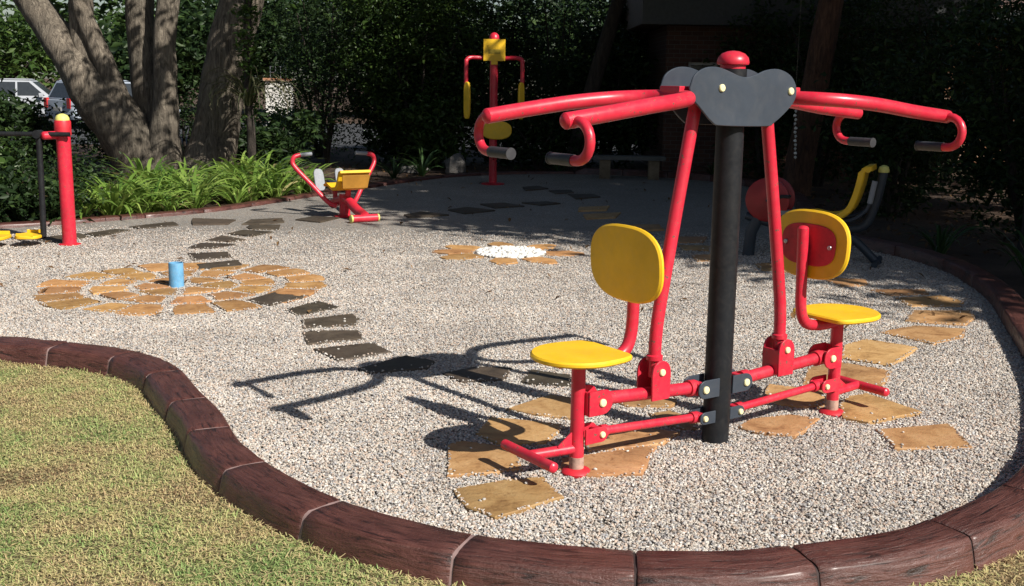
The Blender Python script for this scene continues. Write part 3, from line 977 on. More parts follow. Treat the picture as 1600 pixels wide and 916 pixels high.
def push_trainer():
    t = thing('seated_push_trainer', 'red and black double seat chest press trainer standing on tan slabs', 'exercise machine', (1.035, 5.42, 0), R(34.65))
    pole = MB().tube([(0, 0, -0.05), (0, 0, 1.0), (-0.004, 0, 1.845)], 0.067, 32).build('pole', 'black', t)
    MB().lathe([(0.060, 1.846), (0.060, 1.862), (0.074, 1.866), (0.077, 1.876), (0.072, 1.897), (0.055, 1.916), (0.028, 1.927), (0.004, 1.930)], (-0.004, 0, 0), seg=28).build('cap', 'red', pole)
    # heart shaped hub plates
    ctrl = [(-0.372, 1.755), (-0.342, 1.815), (-0.275, 1.847), (-0.20, 1.850), (-0.125, 1.832), (-0.06, 1.812), (-0.005, 1.808), (0.055, 1.822), (0.12, 1.842), (0.20, 1.847),
            (0.28, 1.822), (0.325, 1.775), (0.330, 1.715), (0.285, 1.660), (0.19, 1.595), (0.13, 1.578), (-0.16, 1.584), (-0.225, 1.602), (-0.31, 1.672), (-0.36, 1.715)]
    ol = [(p.x, p.y) for p in smooth_path([(x, z, 0) for x, z in ctrl + ctrl[:1]], 4)][:-1]
    for v in (-0.104, 0.092):
        hp = MB().slab(ol, (0, v, 0), (1, 0, 0), (0, 0, 1), (0, 1, 0), 0.012, 0.003).build('hub_plate', 'plate', t)
        if v < 0:
            bolt(hp, (-0.175, v, 1.756), (0, -1, 0), 0.018); bolt(hp, (0.288, v, 1.744), (0, -1, 0), 0.018)
        else:
            bolt(hp, (-0.24, v + 0.012, 1.75), (0, 1, 0), 0.018); bolt(hp, (0.24, v + 0.012, 1.75), (0, 1, 0), 0.018)
    for sg in (-1, 1):
        e = 1.21 if sg < 0 else 1.29
        # U shaped arm
        half = [(e, -0.285, 1.622), (1.0, -0.29, 1.650), (0.75, -0.275, 1.682), (0.56, -0.235, 1.700), (0.44, -0.165, 1.708), (0.385, -0.08, 1.711)]
        pts = half + [(0.372, 0, 1.712)] + [(a, -b, c) for a, b, c in reversed(half)]
        arm = MB().tube(smooth_path([(sg * a, b, c) for a, b, c in pts], 5), 0.034, 18, round_end=True).build('arm', 'red', t)
        MB().box((sg * 0.30, 0, 1.735), (0.20, 0.13, 0.055)).build('arm_lug', 'red', arm)
        for sv in (-1, 1):
            v0 = sv * 0.285
            z0 = 1.614
            hk = [(sg * (e - 0.035), v0 + sv * 0.01, z0)]
            for k in range(0, 11):
                a = PI / 2 - PI * k / 10
                hk.append((sg * (e - 0.035), v0 + sv * (0.04 + 0.078 * math.cos(a)), z0 - 0.070 + 0.078 * math.sin(a) + 0.0))
            hk.append((sg * (e - 0.035), v0 - sv * 0.03, z0 - 0.148))
            h = MB().tube(hk, 0.0215, 14).build('handle', 'red', arm)
            y0, y1 = v0 + sv * 0.015, v0 - sv * 0.135
            g = MB().tube([(sg * (e - 0.035), y0, z0 - 0.148), (sg * (e - 0.035), y1, z0 - 0.148)], 0.0245, 16)
            g.lathe([(0.0265, 0), (0.0265, 0.008)], (sg * (e - 0.035), y1, z0 - 0.148), (0, -sv, 0), 16)
            g.build('grip', 'grip', arm)
        # push rod from the hub down to the upper link
        rod = [(sg * 0.235, 0, 1.735), (sg * 0.238, 0, 1.66), (sg * 0.250, 0, 1.60), (sg * 0.33, 0, 1.18), (sg * 0.405, 0, 0.76), (sg * 0.425, 0, 0.62), (sg * 0.430, 0, 0.50)]
        pr = MB().tube(smooth_path(rod, 4), 0.031, 18).build('push_rod', 'red', t)
        MB().lathe([(0.030, 0), (0.040, 0.006), (0.040, 0.026), (0.031, 0.032)], (sg * 0.430, 0, 0.478), seg=18).build('collar', 'red', pr)
        cl = MB()
        ol2 = [(-0.055, -0.075), (0.055, -0.075), (0.058, 0.05)] + [(0.056 * math.cos(a), 0.06 + 0.056 * math.sin(a)) for a in [PI * k / 9 for k in range(1, 9)]] + [(-0.058, 0.05)]
        for sv in (-1, 1):
            cl.slab(ol2, (sg * 0.430, sv * 0.052 - 0.006, 0.372), (1, 0, 0), (0, 0, 1), (0, 1, 0), 0.012, 0.002)
        cl.box((sg * 0.430 - sg * 0.052, 0, 0.37), (0.010, 0.10, 0.13))
        cl.lathe([(0.028, 0.40), (0.028, 0.49)], (sg * 0.430, 0, 0), seg=16)
        cl.build('rod_clamp', 'red', t)
        bolt(t, (sg * 0.430, -0.058, 0.432), (0, -1, 0), 0.017)
        # links
        lk = MB().tube([(sg * 0.185, 0, 0.306), (sg * 0.735, 0, 0.338)], 0.031, 18)
        lk.tube([(sg * 0.16, 0, 0.3045), (sg * 0.205, 0, 0.307)], 0.041, 18); lk.tube([(sg * 0.715, 0, 0.3365), (sg * 0.755, 0, 0.339)], 0.041, 18)
        lk.box((sg * 0.150, 0, 0.303), (0.05, 0.085, 0.06)); lk.box((sg * 0.775, 0, 0.339), (0.05, 0.075, 0.06))
        lk.build('upper_link', 'red', t)
        l2 = MB().tube([(sg * 0.16, 0, 0.152), (sg * 0.735, 0, 0.182)], 0.0205, 16)
        l2.tube([(sg * 0.14, 0, 0.151), (sg * 0.175, 0, 0.1528)], 0.029, 16); l2.tube([(sg * 0.715, 0, 0.181), (sg * 0.75, 0, 0.1828)], 0.029, 16)
        l2.box((sg * 0.128, 0, 0.150), (0.04, 0.06, 0.042)); l2.box((sg * 0.765, 0, 0.183), (0.04, 0.06, 0.042))
        l2.build('lower_link', 'red', t)
        fork_plates(t, 'pole_bracket', 'plate', sg * 0.045, sg * 0.140, 0.303, 0.092, 0.055)
        fork_plates(t, 'pole_bracket', 'plate', sg * 0.050, sg * 0.122, 0.150, 0.062, 0.042)
        bolt(t, (sg * 0.140, -0.060, 0.303), (0, -1, 0), 0.019); bolt(t, (sg * 0.122, -0.047, 0.150), (0, -1, 0), 0.015)
        fork_plates(t, 'post_bracket', 'red', sg * 0.865, sg * 0.785, 0.340, 0.115, 0.056)
        MB().box((sg * 0.862, 0, 0.340), (0.012, 0.10, 0.112)).build('post_bracket', 'red', t)
        fork_plates(t, 'post_bracket', 'red', sg * 0.87, sg * 0.775, 0.183, 0.072, 0.042)
        bolt(t, (sg * 0.790, -0.061, 0.340), (0, -1, 0), 0.019); bolt(t, (sg * 0.775, -0.047, 0.183), (0, -1, 0), 0.015)
        # seat post with flange
        p = MB().tube([(sg * 0.885, 0, 0.085), (sg * 0.885, 0, 0.545)], 0.033, 18).build('seat_post', 'red', t)
        MB().tube([(sg * 0.885, 0, 0.022), (sg * 0.885, 0, 0.086)], 0.0345, 18).build('sleeve', 'sleeve', p)
        MB().lathe([(0.066, 0.0), (0.070, 0.012), (0.062, 0.022), (0.036, 0.030)], (sg * 0.885, 0, 0.002), seg=20).build('flange', 'red_dull', p)
        # foot rest
        fr = MB().tube([(sg * 0.89, 0.0, 0.125), (sg * 1.13, 0.03, 0.125)], 0.024, 14)
        fr.tube([(sg * 1.135, -0.16, 0.125), (sg * 1.135, 0.22, 0.125)], 0.024, 14, round_end=True)
        fr.slab([(0, 0), (0.09, -0.065), (0.09, -0.085), (0, -0.085)], (sg * 0.905, -0.005, 0.215), (sg, 0, 0), (0, 0, 1), (0, 1, 0), 0.010, 0.002)
        fr.build('foot_rest', 'red', t)
        # seat
        st = MB().slab(seat_outline(sg), (sg * 0.895, 0, 0.552), (1, 0, 0), (0, 1, 0), (0, 0, 1), 0.027, 0.008).build('seat', 'yellow', t)
        MB().box((sg * 0.90, 0, 0.540), (0.26, 0.10, 0.022)).build('seat_mount', 'red', st)
        # back rest
        bp = smooth_path([(sg * 0.86, 0, 0.520), (sg * 0.72, 0, 0.520), (sg * 0.625, 0, 0.545), (sg * 0.582, 0, 0.625), (sg * 0.572, 0, 0.80), (sg * 0.562, 0, 1.05)], 5)
        MB().tube(bp, 0.029, 16, round_end=True).build('back_post', 'red', t)
        br = MB()
        bo = superellipse(0.252, 0.178, 2.7, 44)
        br.slab(bo, (sg * 0.612, 0, 0.962), (0, 1, 0), (sg * 0.06, 0, 1), (sg, 0, -0.06 * 0), 0.028, 0.009)
        back = br.build('backrest', 'yellow', t)
        bk = superellipse(0.178, 0.108, 3.0, 40)
        MB().slab(bk, (sg * 0.602, 0, 0.962), (0, 1, 0), (sg * 0.06, 0, 1), (sg, 0, 0), 0.0105, 0.003).build('back_plate', 'red_dull', back)
        for sv in (-1, 1):
            bolt(back, (sg * 0.6035, sv * 0.145, 0.962), (-sg, 0, 0), 0.013, 'steel', 0.010)
    return t
push_trainer()
# ------------------------------------------------------------------ blue pipe
bp_ = thing('blue_pipe', 'short blue plastic pipe standing in the stone circle', 'pipe', (-2.864, 9.40, 0))
pm = MB()
pm.lathe([(0.062, -0.02), (0.062, 0.205), (0.060, 0.214), (0.055, 0.214), (0.054, 0.205), (0.054, 0.06), (0.001, 0.055)], seg=28)
pm.build('pipe', 'blue', bp_)

# ------------------------------------------------------------------ air walker
def air_walker():
    t = thing('air_walker', 'red air walker trainer with swinging black legs and yellow foot plates', 'exercise machine', (-4.684, 11.721, 0), R(3))
    for x in (0, -1.62):
        p = MB().tube([(x, 0, -0.05), (x, 0, 1.27)], 0.072, 24).build('post', 'red', t)
        c = MB().lathe([(0.082, 1.15), (0.084, 1.16), (0.084, 1.29), (0.078, 1.305)], (x, 0, 0), seg=22); c.build('collar', 'red_dull', p)
        MB().lathe([(0.072, 1.305), (0.070, 1.33), (0.052, 1.358), (0.02, 1.372), (0.003, 1.374)], (x, 0, 0), seg=22).build('cap', 'cap_yellow', p)
        MB().lathe([(0.11, 0.0), (0.115, 0.012), (0.075, 0.022)], (x, 0, 0), seg=20).build('flange', 'red_dull', p)
    MB().tube([(0.10, -0.10, 1.165), (-1.72, -0.10, 1.165)], 0.024, 16).build('cross_bar', 'black', t)
    for x, s in ((-0.10, -1), (-1.52, 1)):
        MB().tube([(x + 0.10 * -s * 0 + 0.06, -0.02, 1.155), (x - 0.06, -0.12, 1.150)], 0.042, 16, round_end=True).build('bearing', 'red', t)
    for x, s, sw in ((-0.215, -1, 0.02), (-0.84, 1, -0.10)):
        lg = MB().tube(smooth_path([(x, -0.10, 1.15), (x - 0.005, -0.10 + sw * 0.4, 0.7), (x - 0.02, -0.10 + sw, 0.16), (x - 0.02, -0.10 + sw, 0.10)], 4), 0.030, 16)
        lg.tube([(x, -0.17, 1.165), (x, -0.03, 1.165)], 0.042, 16)
        lg.tube([(x - 0.02, -0.10 + sw, 0.105), (x - 0.02 + s * 0.12, -0.10 + sw, 0.095)], 0.024, 12)
        lg = lg.build('leg', 'black', t)
        fo = superellipse(0.13, 0.17, 3.2, 26)
        f = MB().slab(fo, (x + s * 0.16, -0.10 + sw, 0.088), (1, 0, 0), (0, 1, 0), (0, 0, 1), 0.035, 0.008)
        for q in (-0.155, 0.155):
            f.box((x + s * 0.16, -0.10 + sw + q, 0.135), (0.17, 0.014, 0.035))
        f.build('foot_plate', 'yellow', lg)
    return t
air_walker()

# ------------------------------------------------------------------ rowing trainer (local x forward, y to the rower's left)
def rower():
    t = thing('rowing_trainer', 'red rowing trainer with yellow bucket seat by the leafy bed', 'exercise machine', (-2.188, 14.50, 0), math.atan2(0.85, -0.53))
    b = MB()
    b.tube(smooth_path([(-0.62, 0, 0.075), (-0.35, 0, 0.14), (-0.10, 0, 0.22), (0.15, 0, 0.20), (0.40, 0, 0.13)], 4), 0.062, 16)
    b.tube([(0.0, 0, 0.0), (0.0, 0, 0.30)], 0.07, 18)
    b.build('frame', 'red', t)
    st = MB().tube([(-0.62, -0.17, 0.05), (-0.62, 0.17, 0.05)], 0.048, 14)
    st = st.build('stabiliser', 'red', t)
    for q in (-1, 1):
        MB().lathe([(0.049, 0), (0.049, 0.02), (0.03, 0.03)], (-0.62, q * 0.17, 0.05), (0, q, 0), 14).build('end_cap', 'cap_yellow', st)
    MB().lathe([(0.13, 0), (0.135, 0.014), (0.08, 0.024)], (0, 0, 0), seg=20).build('flange', 'red_dull', t)
    # seat: bucket profile swept over its width
    prof = [(0.20, 0.40), (0.12, 0.425), (0.02, 0.395), (-0.08, 0.372), (-0.17, 0.385), (-0.235, 0.44), (-0.275, 0.53), (-0.315, 0.60), (-0.36, 0.615)]
    pp = smooth_path([(x, z, 0) for x, z in prof], 3)
    s = MB()
    n = len(pp)
    up, dn = [], []
    for i, p in enumerate(pp):
        a = pp[max(0, i - 1)]; c = pp[min(n - 1, i + 1)]
        d = (c - a).normalized(); nn = Vector((d.y, -d.x, 0))
        if nn.y < 0: nn = -nn
        up.append(p + nn * 0.016); dn.append(p - nn * 0.016)
    ol = [(p.x, p.y) for p in up] + [(p.x, p.y) for p in reversed(dn)]
    s.slab(ol, (0, -0.21, 0), (1, 0, 0), (0, 0, 1), (0, 1, 0), 0.42, 0.006)
    seat = s.build('seat', 'yellow', t)
    M_ = MB().slab([(-0.17, 0.0), (0.17, 0.0), (0.19, 0.17), (-0.19, 0.17)], (-0.325, 0, 0.40), (0, 1, 0), (-0.25, 0, 1), (-1, 0, 0), 0.014, 0.003)
    M_.build('back_panel', mat_paint('seat_yellow_painted_shade', (0.36, 0.17, 0.02), 0.5, None, 6, 0.2), seat)  # seat yellow with its shade mixed into the panel colour
    MB().tube([(-0.10, 0, 0.24), (-0.12, 0, 0.38)], 0.035, 14).build('seat_post', 'red_dull', t)
    MB().box((0.28, 0, 0.40), (0.40, 0.09, 0.07)).build('foot_beam', 'dark_frame', t)
    MB().tube([(0.30, 0, 0.15), (0.33, 0, 0.40)], 0.03, 14).build('beam_post', 'red', t)
    for q in (-1, 1):
        f = superellipse(0.07, 0.15, 3.5, 22)
        MB().slab(f, (0.47, q * 0.15, 0.45), (0, 1, 0), (0.35, 0, 0.94), (0.94, 0, -0.35), 0.022, 0.005).build('foot_plate', 'grey_plastic', t)
        lv = smooth_path([(0.02, q * 0.10, 0.14), (0.10, q * 0.20, 0.20), (0.20, q * 0.36, 0.40), (0.30, q * 0.54, 0.62), (0.33, q * 0.575, 0.70), (0.33, q * 0.55, 0.765), (0.33, q * 0.47, 0.79)], 5)
        l = MB().tube(lv, 0.030, 14).build('lever', 'red', t)
        MB().tube([(0.33, q * 0.48, 0.788), (0.34, q * 0.31, 0.80)], 0.026, 12).build('grip', 'grey_plastic', l)
    return t
rower()

# ------------------------------------------------------------------ butterfly press at the back
def butterfly():
    t = thing('butterfly_press', 'tall red butterfly press with yellow sign board and hanging pads in the shade', 'exercise machine', (-0.36, 19.41, 0), R(4))
    p = MB().tube([(0, 0, -0.05), (0, 0, 2.44)], 0.068, 20).build('post', 'red', t)
    MB().lathe([(0.085, 2.42), (0.088, 2.46), (0.075, 2.52), (0.04, 2.555), (0.004, 2.565)], seg=20).build('cap', 'red', p)
    MB().lathe([(0.20, 0), (0.205, 0.015), (0.10, 0.03)], seg=22).build('flange', 'red_dull', p)
    sg = MB().slab([(-0.185, 0), (0.185, 0), (0.185, 0.36), (-0.185, 0.36)], (0, -0.10, 2.09), (1, 0, 0), (0, 0, 1), (0, 1, 0), 0.02, 0.003)
    sg.slab([(-0.055, -0.06), (0.055, -0.06), (0.055, 0.0), (-0.055, 0.0)], (0, -0.098, 2.088), (1, 0, 0), (0, 0, 1), (0, 1, 0), 0.018, 0.003)
    sg = sg.build('sign_board', 'yellow', t)
    MB().slab([(-0.10, 0.12), (0.10, 0.12), (0.10, 0.19), (-0.10, 0.19)], (0, -0.104, 2.09), (1, 0, 0), (0, 0, 1), (0, 1, 0), 0.003, 0.0005).build('worn_print', mat_flat('worn_print', (0.42, 0.30, 0.03), 0.7), sg)
    for q in (-1, 1):
        a = MB().tube(smooth_path([(q * 0.04, 0, 2.13), (q * 0.25, -0.04, 2.14), (q * 0.40, -0.10, 2.14), (q * 0.465, -0.13, 2.10), (q * 0.475, -0.14, 1.98), (q * 0.475, -0.14, 1.15)], 5), 0.036, 14).build('arm', 'red', t)
        ol = superellipse(0.065, 0.31, 3.6, 26)
        MB().slab(ol, (q * 0.475, -0.19, 1.43), (math.cos(q * 0.7), math.sin(q * 0.7), 0), (0, 0, 1), (-math.sin(q * 0.7), math.cos(q * 0.7), 0), 0.05, 0.012).build('pad', 'yellow', a)
    ol = superellipse(0.26, 0.155, 2.5, 34)
    MB().slab(ol, (0.05, -0.13, 0.93), (1, 0, 0), (0, 0, 1), (0, 1, 0), 0.045, 0.012).build('backrest', 'yellow', t)
    MB().slab(superellipse(0.20, 0.18, 2.6, 30), (0, -0.28, 0.50), (1, 0, 0), (0, 1, 0), (0, 0, 1), 0.035, 0.01).build('seat', 'black', t)
    MB().tube([(0, 0, 0.44), (0, -0.30, 0.49)], 0.03, 12).build('seat_arm', 'red_dull', t)
    return t
butterfly()

# ------------------------------------------------------------------ recumbent bicycle trainer (local x towards the back rest)
def bike():
    t = thing('recumbent_bicycle_trainer', 'recumbent pedal trainer with red wheel housing and yellow seat in the shade', 'exercise machine', (2.42, 11.68, 0), math.atan2(-0.50, 1.15))
    MB().tube([(0.06, 0, -0.04), (0.08, 0, 0.25), (0.20, 0, 0.52)], 0.062, 20).build('front_post', 'dark_frame', t)
    hs = []
    for y, x in ((-0.07, 0.24), (0.14, 0.26)):
        h = MB().lathe([(0.20, 0), (0.225, 0.012), (0.225, 0.042), (0.20, 0.055)], (x, y, 0.60), (0, 1, 0), 30).build('wheel_housing', 'housing', t)
        bolt(h, (x + 0.02, y, 0.63), (0, -1, 0), 0.022)
    MB().lathe([(0.19, -0.03), (0.19, 0.105)], (0.25, 0, 0.60), (0, 1, 0), 24).build('hub_drum', 'black', t)
    for y, dx, dz in ((-0.15, 0.20, 0.06), (0.24, -0.16, -0.08)):
        c = MB().tube([(0.25, y * 0.6, 0.60), (0.25, y, 0.60), (0.25 + dx, y, 0.60 + dz)], 0.014, 10).build('crank', 'dark_frame', t)
        MB().box((0.25 + dx, y * 1.45, 0.60 + dz), (0.10, 0.11, 0.028)).build('pedal', 'black', c)
    bm_ = MB().tube(smooth_path([(0.02, 0, 0.42), (0.30, 0, 0.35), (0.62, 0, 0.33), (0.92, 0, 0.33), (1.12, 0, 0.24), (1.28, 0, 0.10), (1.38, 0, 0.0)], 5), 0.042, 16)
    bm_.build('beam', 'dark_frame', t)
    MB().tube([(1.36, -0.25, 0.03), (1.36, 0.25, 0.03)], 0.03, 12).build('rear_foot', 'dark_frame', t)
    MB().box((0.50, 0, 0.475), (0.30, 0.16, 0.05)).build('console', 'grey_plastic', t)
    prof = [(0.60, 0.455), (0.72, 0.475), (0.84, 0.455), (0.96, 0.470), (1.07, 0.545), (1.13, 0.68), (1.165, 0.83), (1.19, 0.955), (1.27, 0.975)]
    pp = smooth_path([(x, z, 0) for x, z in prof], 3)
    n = len(pp); up, dn = [], []
    for i, p in enumerate(pp):
        a = pp[max(0, i - 1)]; c = pp[min(n - 1, i + 1)]
        d = (c - a).normalized(); nn = Vector((-d.y, d.x, 0))
        up.append(p + nn * 0.026); dn.append(p - nn * 0.026)
    ol = [(p.x, p.y) for p in up] + [(p.x, p.y) for p in reversed(dn)]
    MB().slab(ol, (0, -0.20, 0), (1, 0, 0), (0, 0, 1), (0, 1, 0), 0.40, 0.012).build('seat', 'yellow', t)
    MB().tube([(0.80, 0, 0.34), (0.80, 0, 0.45)], 0.04, 14).build('seat_post', 'dark_frame', t)
    s = MB().tube(smooth_path([(0.95, 0.0, 0.34), (1.20, 0.0, 0.38), (1.30, 0, 0.60), (1.36, 0, 0.93)], 5), 0.045, 16).build('back_post', 'dark_frame', t)
    MB().lathe([(0.052, 0.93), (0.055, 0.95), (0.045, 0.985), (0.018, 1.0), (0.003, 1.002)], (1.36, 0, 0), seg=18).build('cap', 'cap_yellow', s)
    for q in (-1, 1):
        h = MB().tube(smooth_path([(0.80, q * 0.06, 0.40), (0.86, q * 0.24, 0.42), (1.10, q * 0.26, 0.46), (1.24, q * 0.26, 0.56), (1.28, q * 0.26, 0.66)], 4), 0.018, 12).build('hand_bar', 'dark_frame', t)
        MB().tube([(1.275, q * 0.26, 0.64), (1.31, q * 0.26, 0.86)], 0.027, 12).build('grip', 'grey_plastic', h)
    return t
bike()
# ------------------------------------------------------------------ the big many-stemmed tree behind the leafy bed
def big_tree():
    t = thing('old_tree', 'huge old tree with several thick leaning grey stems behind the leafy bed', 'tree', (-6.3, 20.0, -0.1))
    tk = MB()
    L = lambda pts: [(x + 6.3, y, z + 0.1) for x, y, z in pts]
    wobbly_tube(tk, L([(-6.35, 0.0, -0.3), (-6.62, -0.05, 0.25), (-7.0, -0.1, 0.95), (-7.38, -0.1, 1.55), (-7.85, 0.0, 2.2), (-8.45, 0.2, 2.98), (-9.3, 0.5, 4.2), (-9.9, 0.9, 6.0)]), [0.72, 0.50, 0.44, 0.42, 0.31, 0.27, 0.24, 0.15], 18, 0.2, 1, 6)
    wobbly_tube(tk, L([(-7.2, -0.08, 1.25), (-7.42, -0.05, 1.9), (-7.55, 0.0, 2.6), (-7.60, 0.1, 3.3), (-7.9, 0.4, 4.6), (-7.7, 0.6, 6.2)]), [0.30, 0.24, 0.22, 0.20, 0.16, 0.1], 14, 0.12, 2, 5)
    wobbly_tube(tk, L([(-6.85, -0.18, 1.0), (-7.0, -0.2, 1.65), (-7.25, -0.2, 2.3), (-7.5, -0.2, 3.1), (-7.3, -0.5, 4.4), (-7.1, -0.8, 6)]), [0.24, 0.19, 0.16, 0.15, 0.12, 0.08], 14, 0.12, 3, 5)
    wobbly_tube(tk, L([(-6.2, -0.1, -0.3), (-6.16, -0.15, 0.4), (-6.11, -0.1, 1.4), (-6.12, 0, 2.4), (-6.03, 0.1, 3.3), (-6.1, 0.3, 5), (-5.8, 0.2, 7)]), [0.50, 0.30, 0.21, 0.19, 0.19, 0.16, 0.09], 16, 0.12, 4, 6)
    wobbly_tube(tk, L([(-6.3, 0.3, -0.3), (-6.42, 0.35, 0.6), (-6.6, 0.4, 1.9), (-6.68, 0.5, 3.1), (-6.5, 0.8, 5), (-6.9, 1.2, 7)]), [0.55, 0.36, 0.27, 0.24, 0.18, 0.1], 14, 0.12, 5, 6)
    wobbly_tube(tk, L([(-5.7, 0.1, -0.3), (-5.42, 0.1, 0.35), (-5.25, 0.1, 1.2), (-5.12, 0.1, 1.9), (-4.78, 0.1, 3.1), (-4.2, 0.0, 4.6), (-3.6, 0.0, 6.4)]), [0.62, 0.43, 0.38, 0.36, 0.37, 0.28, 0.15], 18, 0.19, 6, 6)
    tk.build('trunk', 'bark', t, 60)
    tk2 = MB()
    blobs = [(-9.5 + 6.3, 0.4, 6.6, 2.6, 2.6, 2.0), (-6.5 + 6.3, 1.0, 7.6, 3.0, 3.0, 2.2), (-3.4 + 6.3, 0.2, 6.8, 2.4, 2.4, 1.8), (-8 + 6.3, 1.5, 4.6, 1.8, 1.6, 1.0),
             (4.6, -4.2, 6.8, 1.8, 1.6, 0.9), (5.9, -5.4, 7.4, 1.6, 1.4, 0.9), (3.4, -2.6, 6.2, 1.5, 1.4, 0.9),  # out-of-view leaf blobs added as sun blockers to dapple the stems
             (-3.0, 1.6, 3.2, 1.0, 0.9, 0.55), (-2.0, 2.4, 3.4, 1.2, 0.9, 0.6), (-0.8, 1.4, 3.2, 0.7, 0.6, 0.6), (0.5, 1.3, 3.0, 0.7, 0.6, 0.8), (1.9, 1.0, 3.0, 0.6, 0.6, 0.7), (-3.6, 0.2, 3.6, 0.9, 0.8, 0.5)]
    wobbly_tube(tk2, L([(-3.6, 0.0, 6.2), (-2.6, -2.0, 6.6), (-1.6, -4.2, 6.9), (-0.5, -5.6, 7.4)]), [0.16, 0.13, 0.09, 0.04], 8, 0.1, 9, 4)  # unseen limb added to carry the sun-blocking leaf blobs
    tk2.build('limb', 'bark', t, 60)
    tk2 = MB()
    wobbly_tube(tk2, L([(-8.3, 0.2, 2.9), (-8.9, 1.2, 3.3), (-9.3, 1.7, 3.2)]), [0.08, 0.05, 0.02], 7, 0.1, 10, 4)
    tk2.build('limb', 'bark', t, 60)
    pts = clump_points(blobs, 17000, 420, 0.30, 11)
    v, f, tn = leaf_soup(pts, 0.07, 0.13, 0.42, seed=12)
    link_obj('crown', np_mesh('crown', v, f, 'leaf_mid', tn), t)
big_tree()

# ------------------------------------------------------------------ other trees
def make_tree(name, label, loc, h0, trunk_r, blobs, nleaf, clumps, sigma, leaf, mat, bark, seed, group=None, lean=(0, 0), limbs=5):
    """trunk with limbs that reach into the crown blobs, all relative to loc"""
    t = thing(name, label, 'tree', loc, 0, group)
    r = random.Random(seed)
    tk = MB()
    top = (lean[0], lean[1], h0)
    wobbly_tube(tk, [(0, 0, -0.25), (0.03, 0, 0.3), (lean[0] * 0.45, lean[1] * 0.45, h0 * 0.5), top], [trunk_r * 1.5, trunk_r, trunk_r * 0.85, trunk_r * 0.7], 12, 0.12, seed, 5)
    for k in range(limbs):
        b = blobs[k % len(blobs)]
        e = (b[0] + r.uniform(-0.4, 0.4) * b[3], b[1] + r.uniform(-0.4, 0.4) * b[4], b[2] + r.uniform(-0.2, 0.5) * b[5])
        m = tuple(top[i] * 0.55 + e[i] * 0.45 + r.uniform(-0.25, 0.25) for i in range(3))
        wobbly_tube(tk, [(top[0], top[1], top[2] - 0.25), m, e], [trunk_r * 0.55, trunk_r * 0.36, trunk_r * 0.1], 8, 0.1, seed + k, 4)
    tk.build('trunk', bark, t, 60)
    pts = clump_points(blobs, nleaf, clumps, sigma, seed)
    v, f, tn = leaf_soup(pts, leaf[0], leaf[1], 0.42, seed=seed + 1)
    link_obj('crown', np_mesh('crown', v, f, mat, tn), t)
    return t

def crown(cx, cy, cz, rad, hgt, n, seed):
    r = random.Random(seed)
    out = [(cx, cy, cz, rad * 0.7, rad * 0.7, hgt * 0.6)]
    for k in range(n):
        a = 2 * PI * k / n + r.uniform(-0.3, 0.3)
        out.append((cx + math.cos(a) * rad * 0.55, cy + math.sin(a) * rad * 0.55, cz + r.uniform(-0.35, 0.35) * hgt, rad * r.uniform(0.42, 0.6), rad * r.uniform(0.42, 0.6), hgt * r.uniform(0.4, 0.6)))
    return out

SHADE = [  # trunk x, y, crown centre dx, dy, z, radius, height, label
    (5.9, 12.6, -0.2, -0.2, 6.5, 3.0, 1.9, 'leafy tree shading the bicycle trainer and back path'),
    (7.8, 10.2, -0.1, 0.0, 6.5, 3.0, 1.9, 'broad shade tree growing behind the right hand kerb'),
    (9.7, 8.0, 0.0, 0.1, 6.5, 2.9, 1.9, 'shade tree growing beyond the strap leaved clumps right of the kerb'),
    (11.8, 5.8, 0, 0, 6.6, 2.9, 1.9, 'shade tree growing beside the lawn right of the kerb'),
    (4.75, 18.9, 2.2, -0.5, 8.4, 3.0, 2.2, 'reddish barked tree growing behind the pedal trainer'),
    (8.9, 13.3, 0, 0, 7.5, 3.2, 2.4, 'tall dense tree growing beyond the right hand flower bed'),
    (10.9, 11.2, 0, 0, 7.6, 3.2, 2.4, 'tall dense tree standing outermost beyond the right hand flower bed'),
    (9.3, 17.6, 0, 0, 8.6, 3.4, 2.8, 'tall dark tree growing in front of the brick house'),
    (12.4, 15.4, 0, 0, 8.6, 3.5, 3.0, 'tallest dark tree growing beside the brick house wall'),
    (1.2, 23.2, 3.4, -1.0, 7.4, 2.6, 2.4, 'dark tree growing behind the concrete bench'),
    (-1.9, 24.9, 0.0, 0.3, 7.0, 2.4, 1.8, 'slim trunked tree growing behind the butterfly press'),
]
SHADE += [(-9.6, 9.6, 0.6, 0, 6.2, 3.0, 2.2, 'unseen tree added left of the air walker to block sky light'), (-9.4, 3.6, 0.8, 0, 6.4, 3.0, 2.2, 'unseen tree added at the left edge of the lawn to block sky light')]  # out-of-view trees added to cut sky light and deepen the shadows
for i, (x, y, dx, dy, cz, rad, hg, lab) in enumerate(SHADE):
    b = crown(dx, dy, cz, rad, hg, 6, 40 + i)
    if 'concrete bench' in lab:
        b += [(0.6, -2.6, 5.2, 1.9, 1.5, 0.8), (-1.2, -2.2, 5.4, 1.6, 1.4, 0.8)]  # out-of-view crown blobs added to shade the lower shrubs behind
    make_tree('shade_tree', lab, (x, y, -0.06), cz - hg * 0.9, 0.17 if i != 4 else 0.25, b, 9200 if i < 4 else 11000, 200, 0.40, (0.11, 0.19), 'leaf_dark' if i % 2 else 'leaf_mid', 'bark_red' if i == 4 else 'bark_dark', 60 + i, 'trees shading the back of the gravel', (dx * 0.4, dy * 0.4))

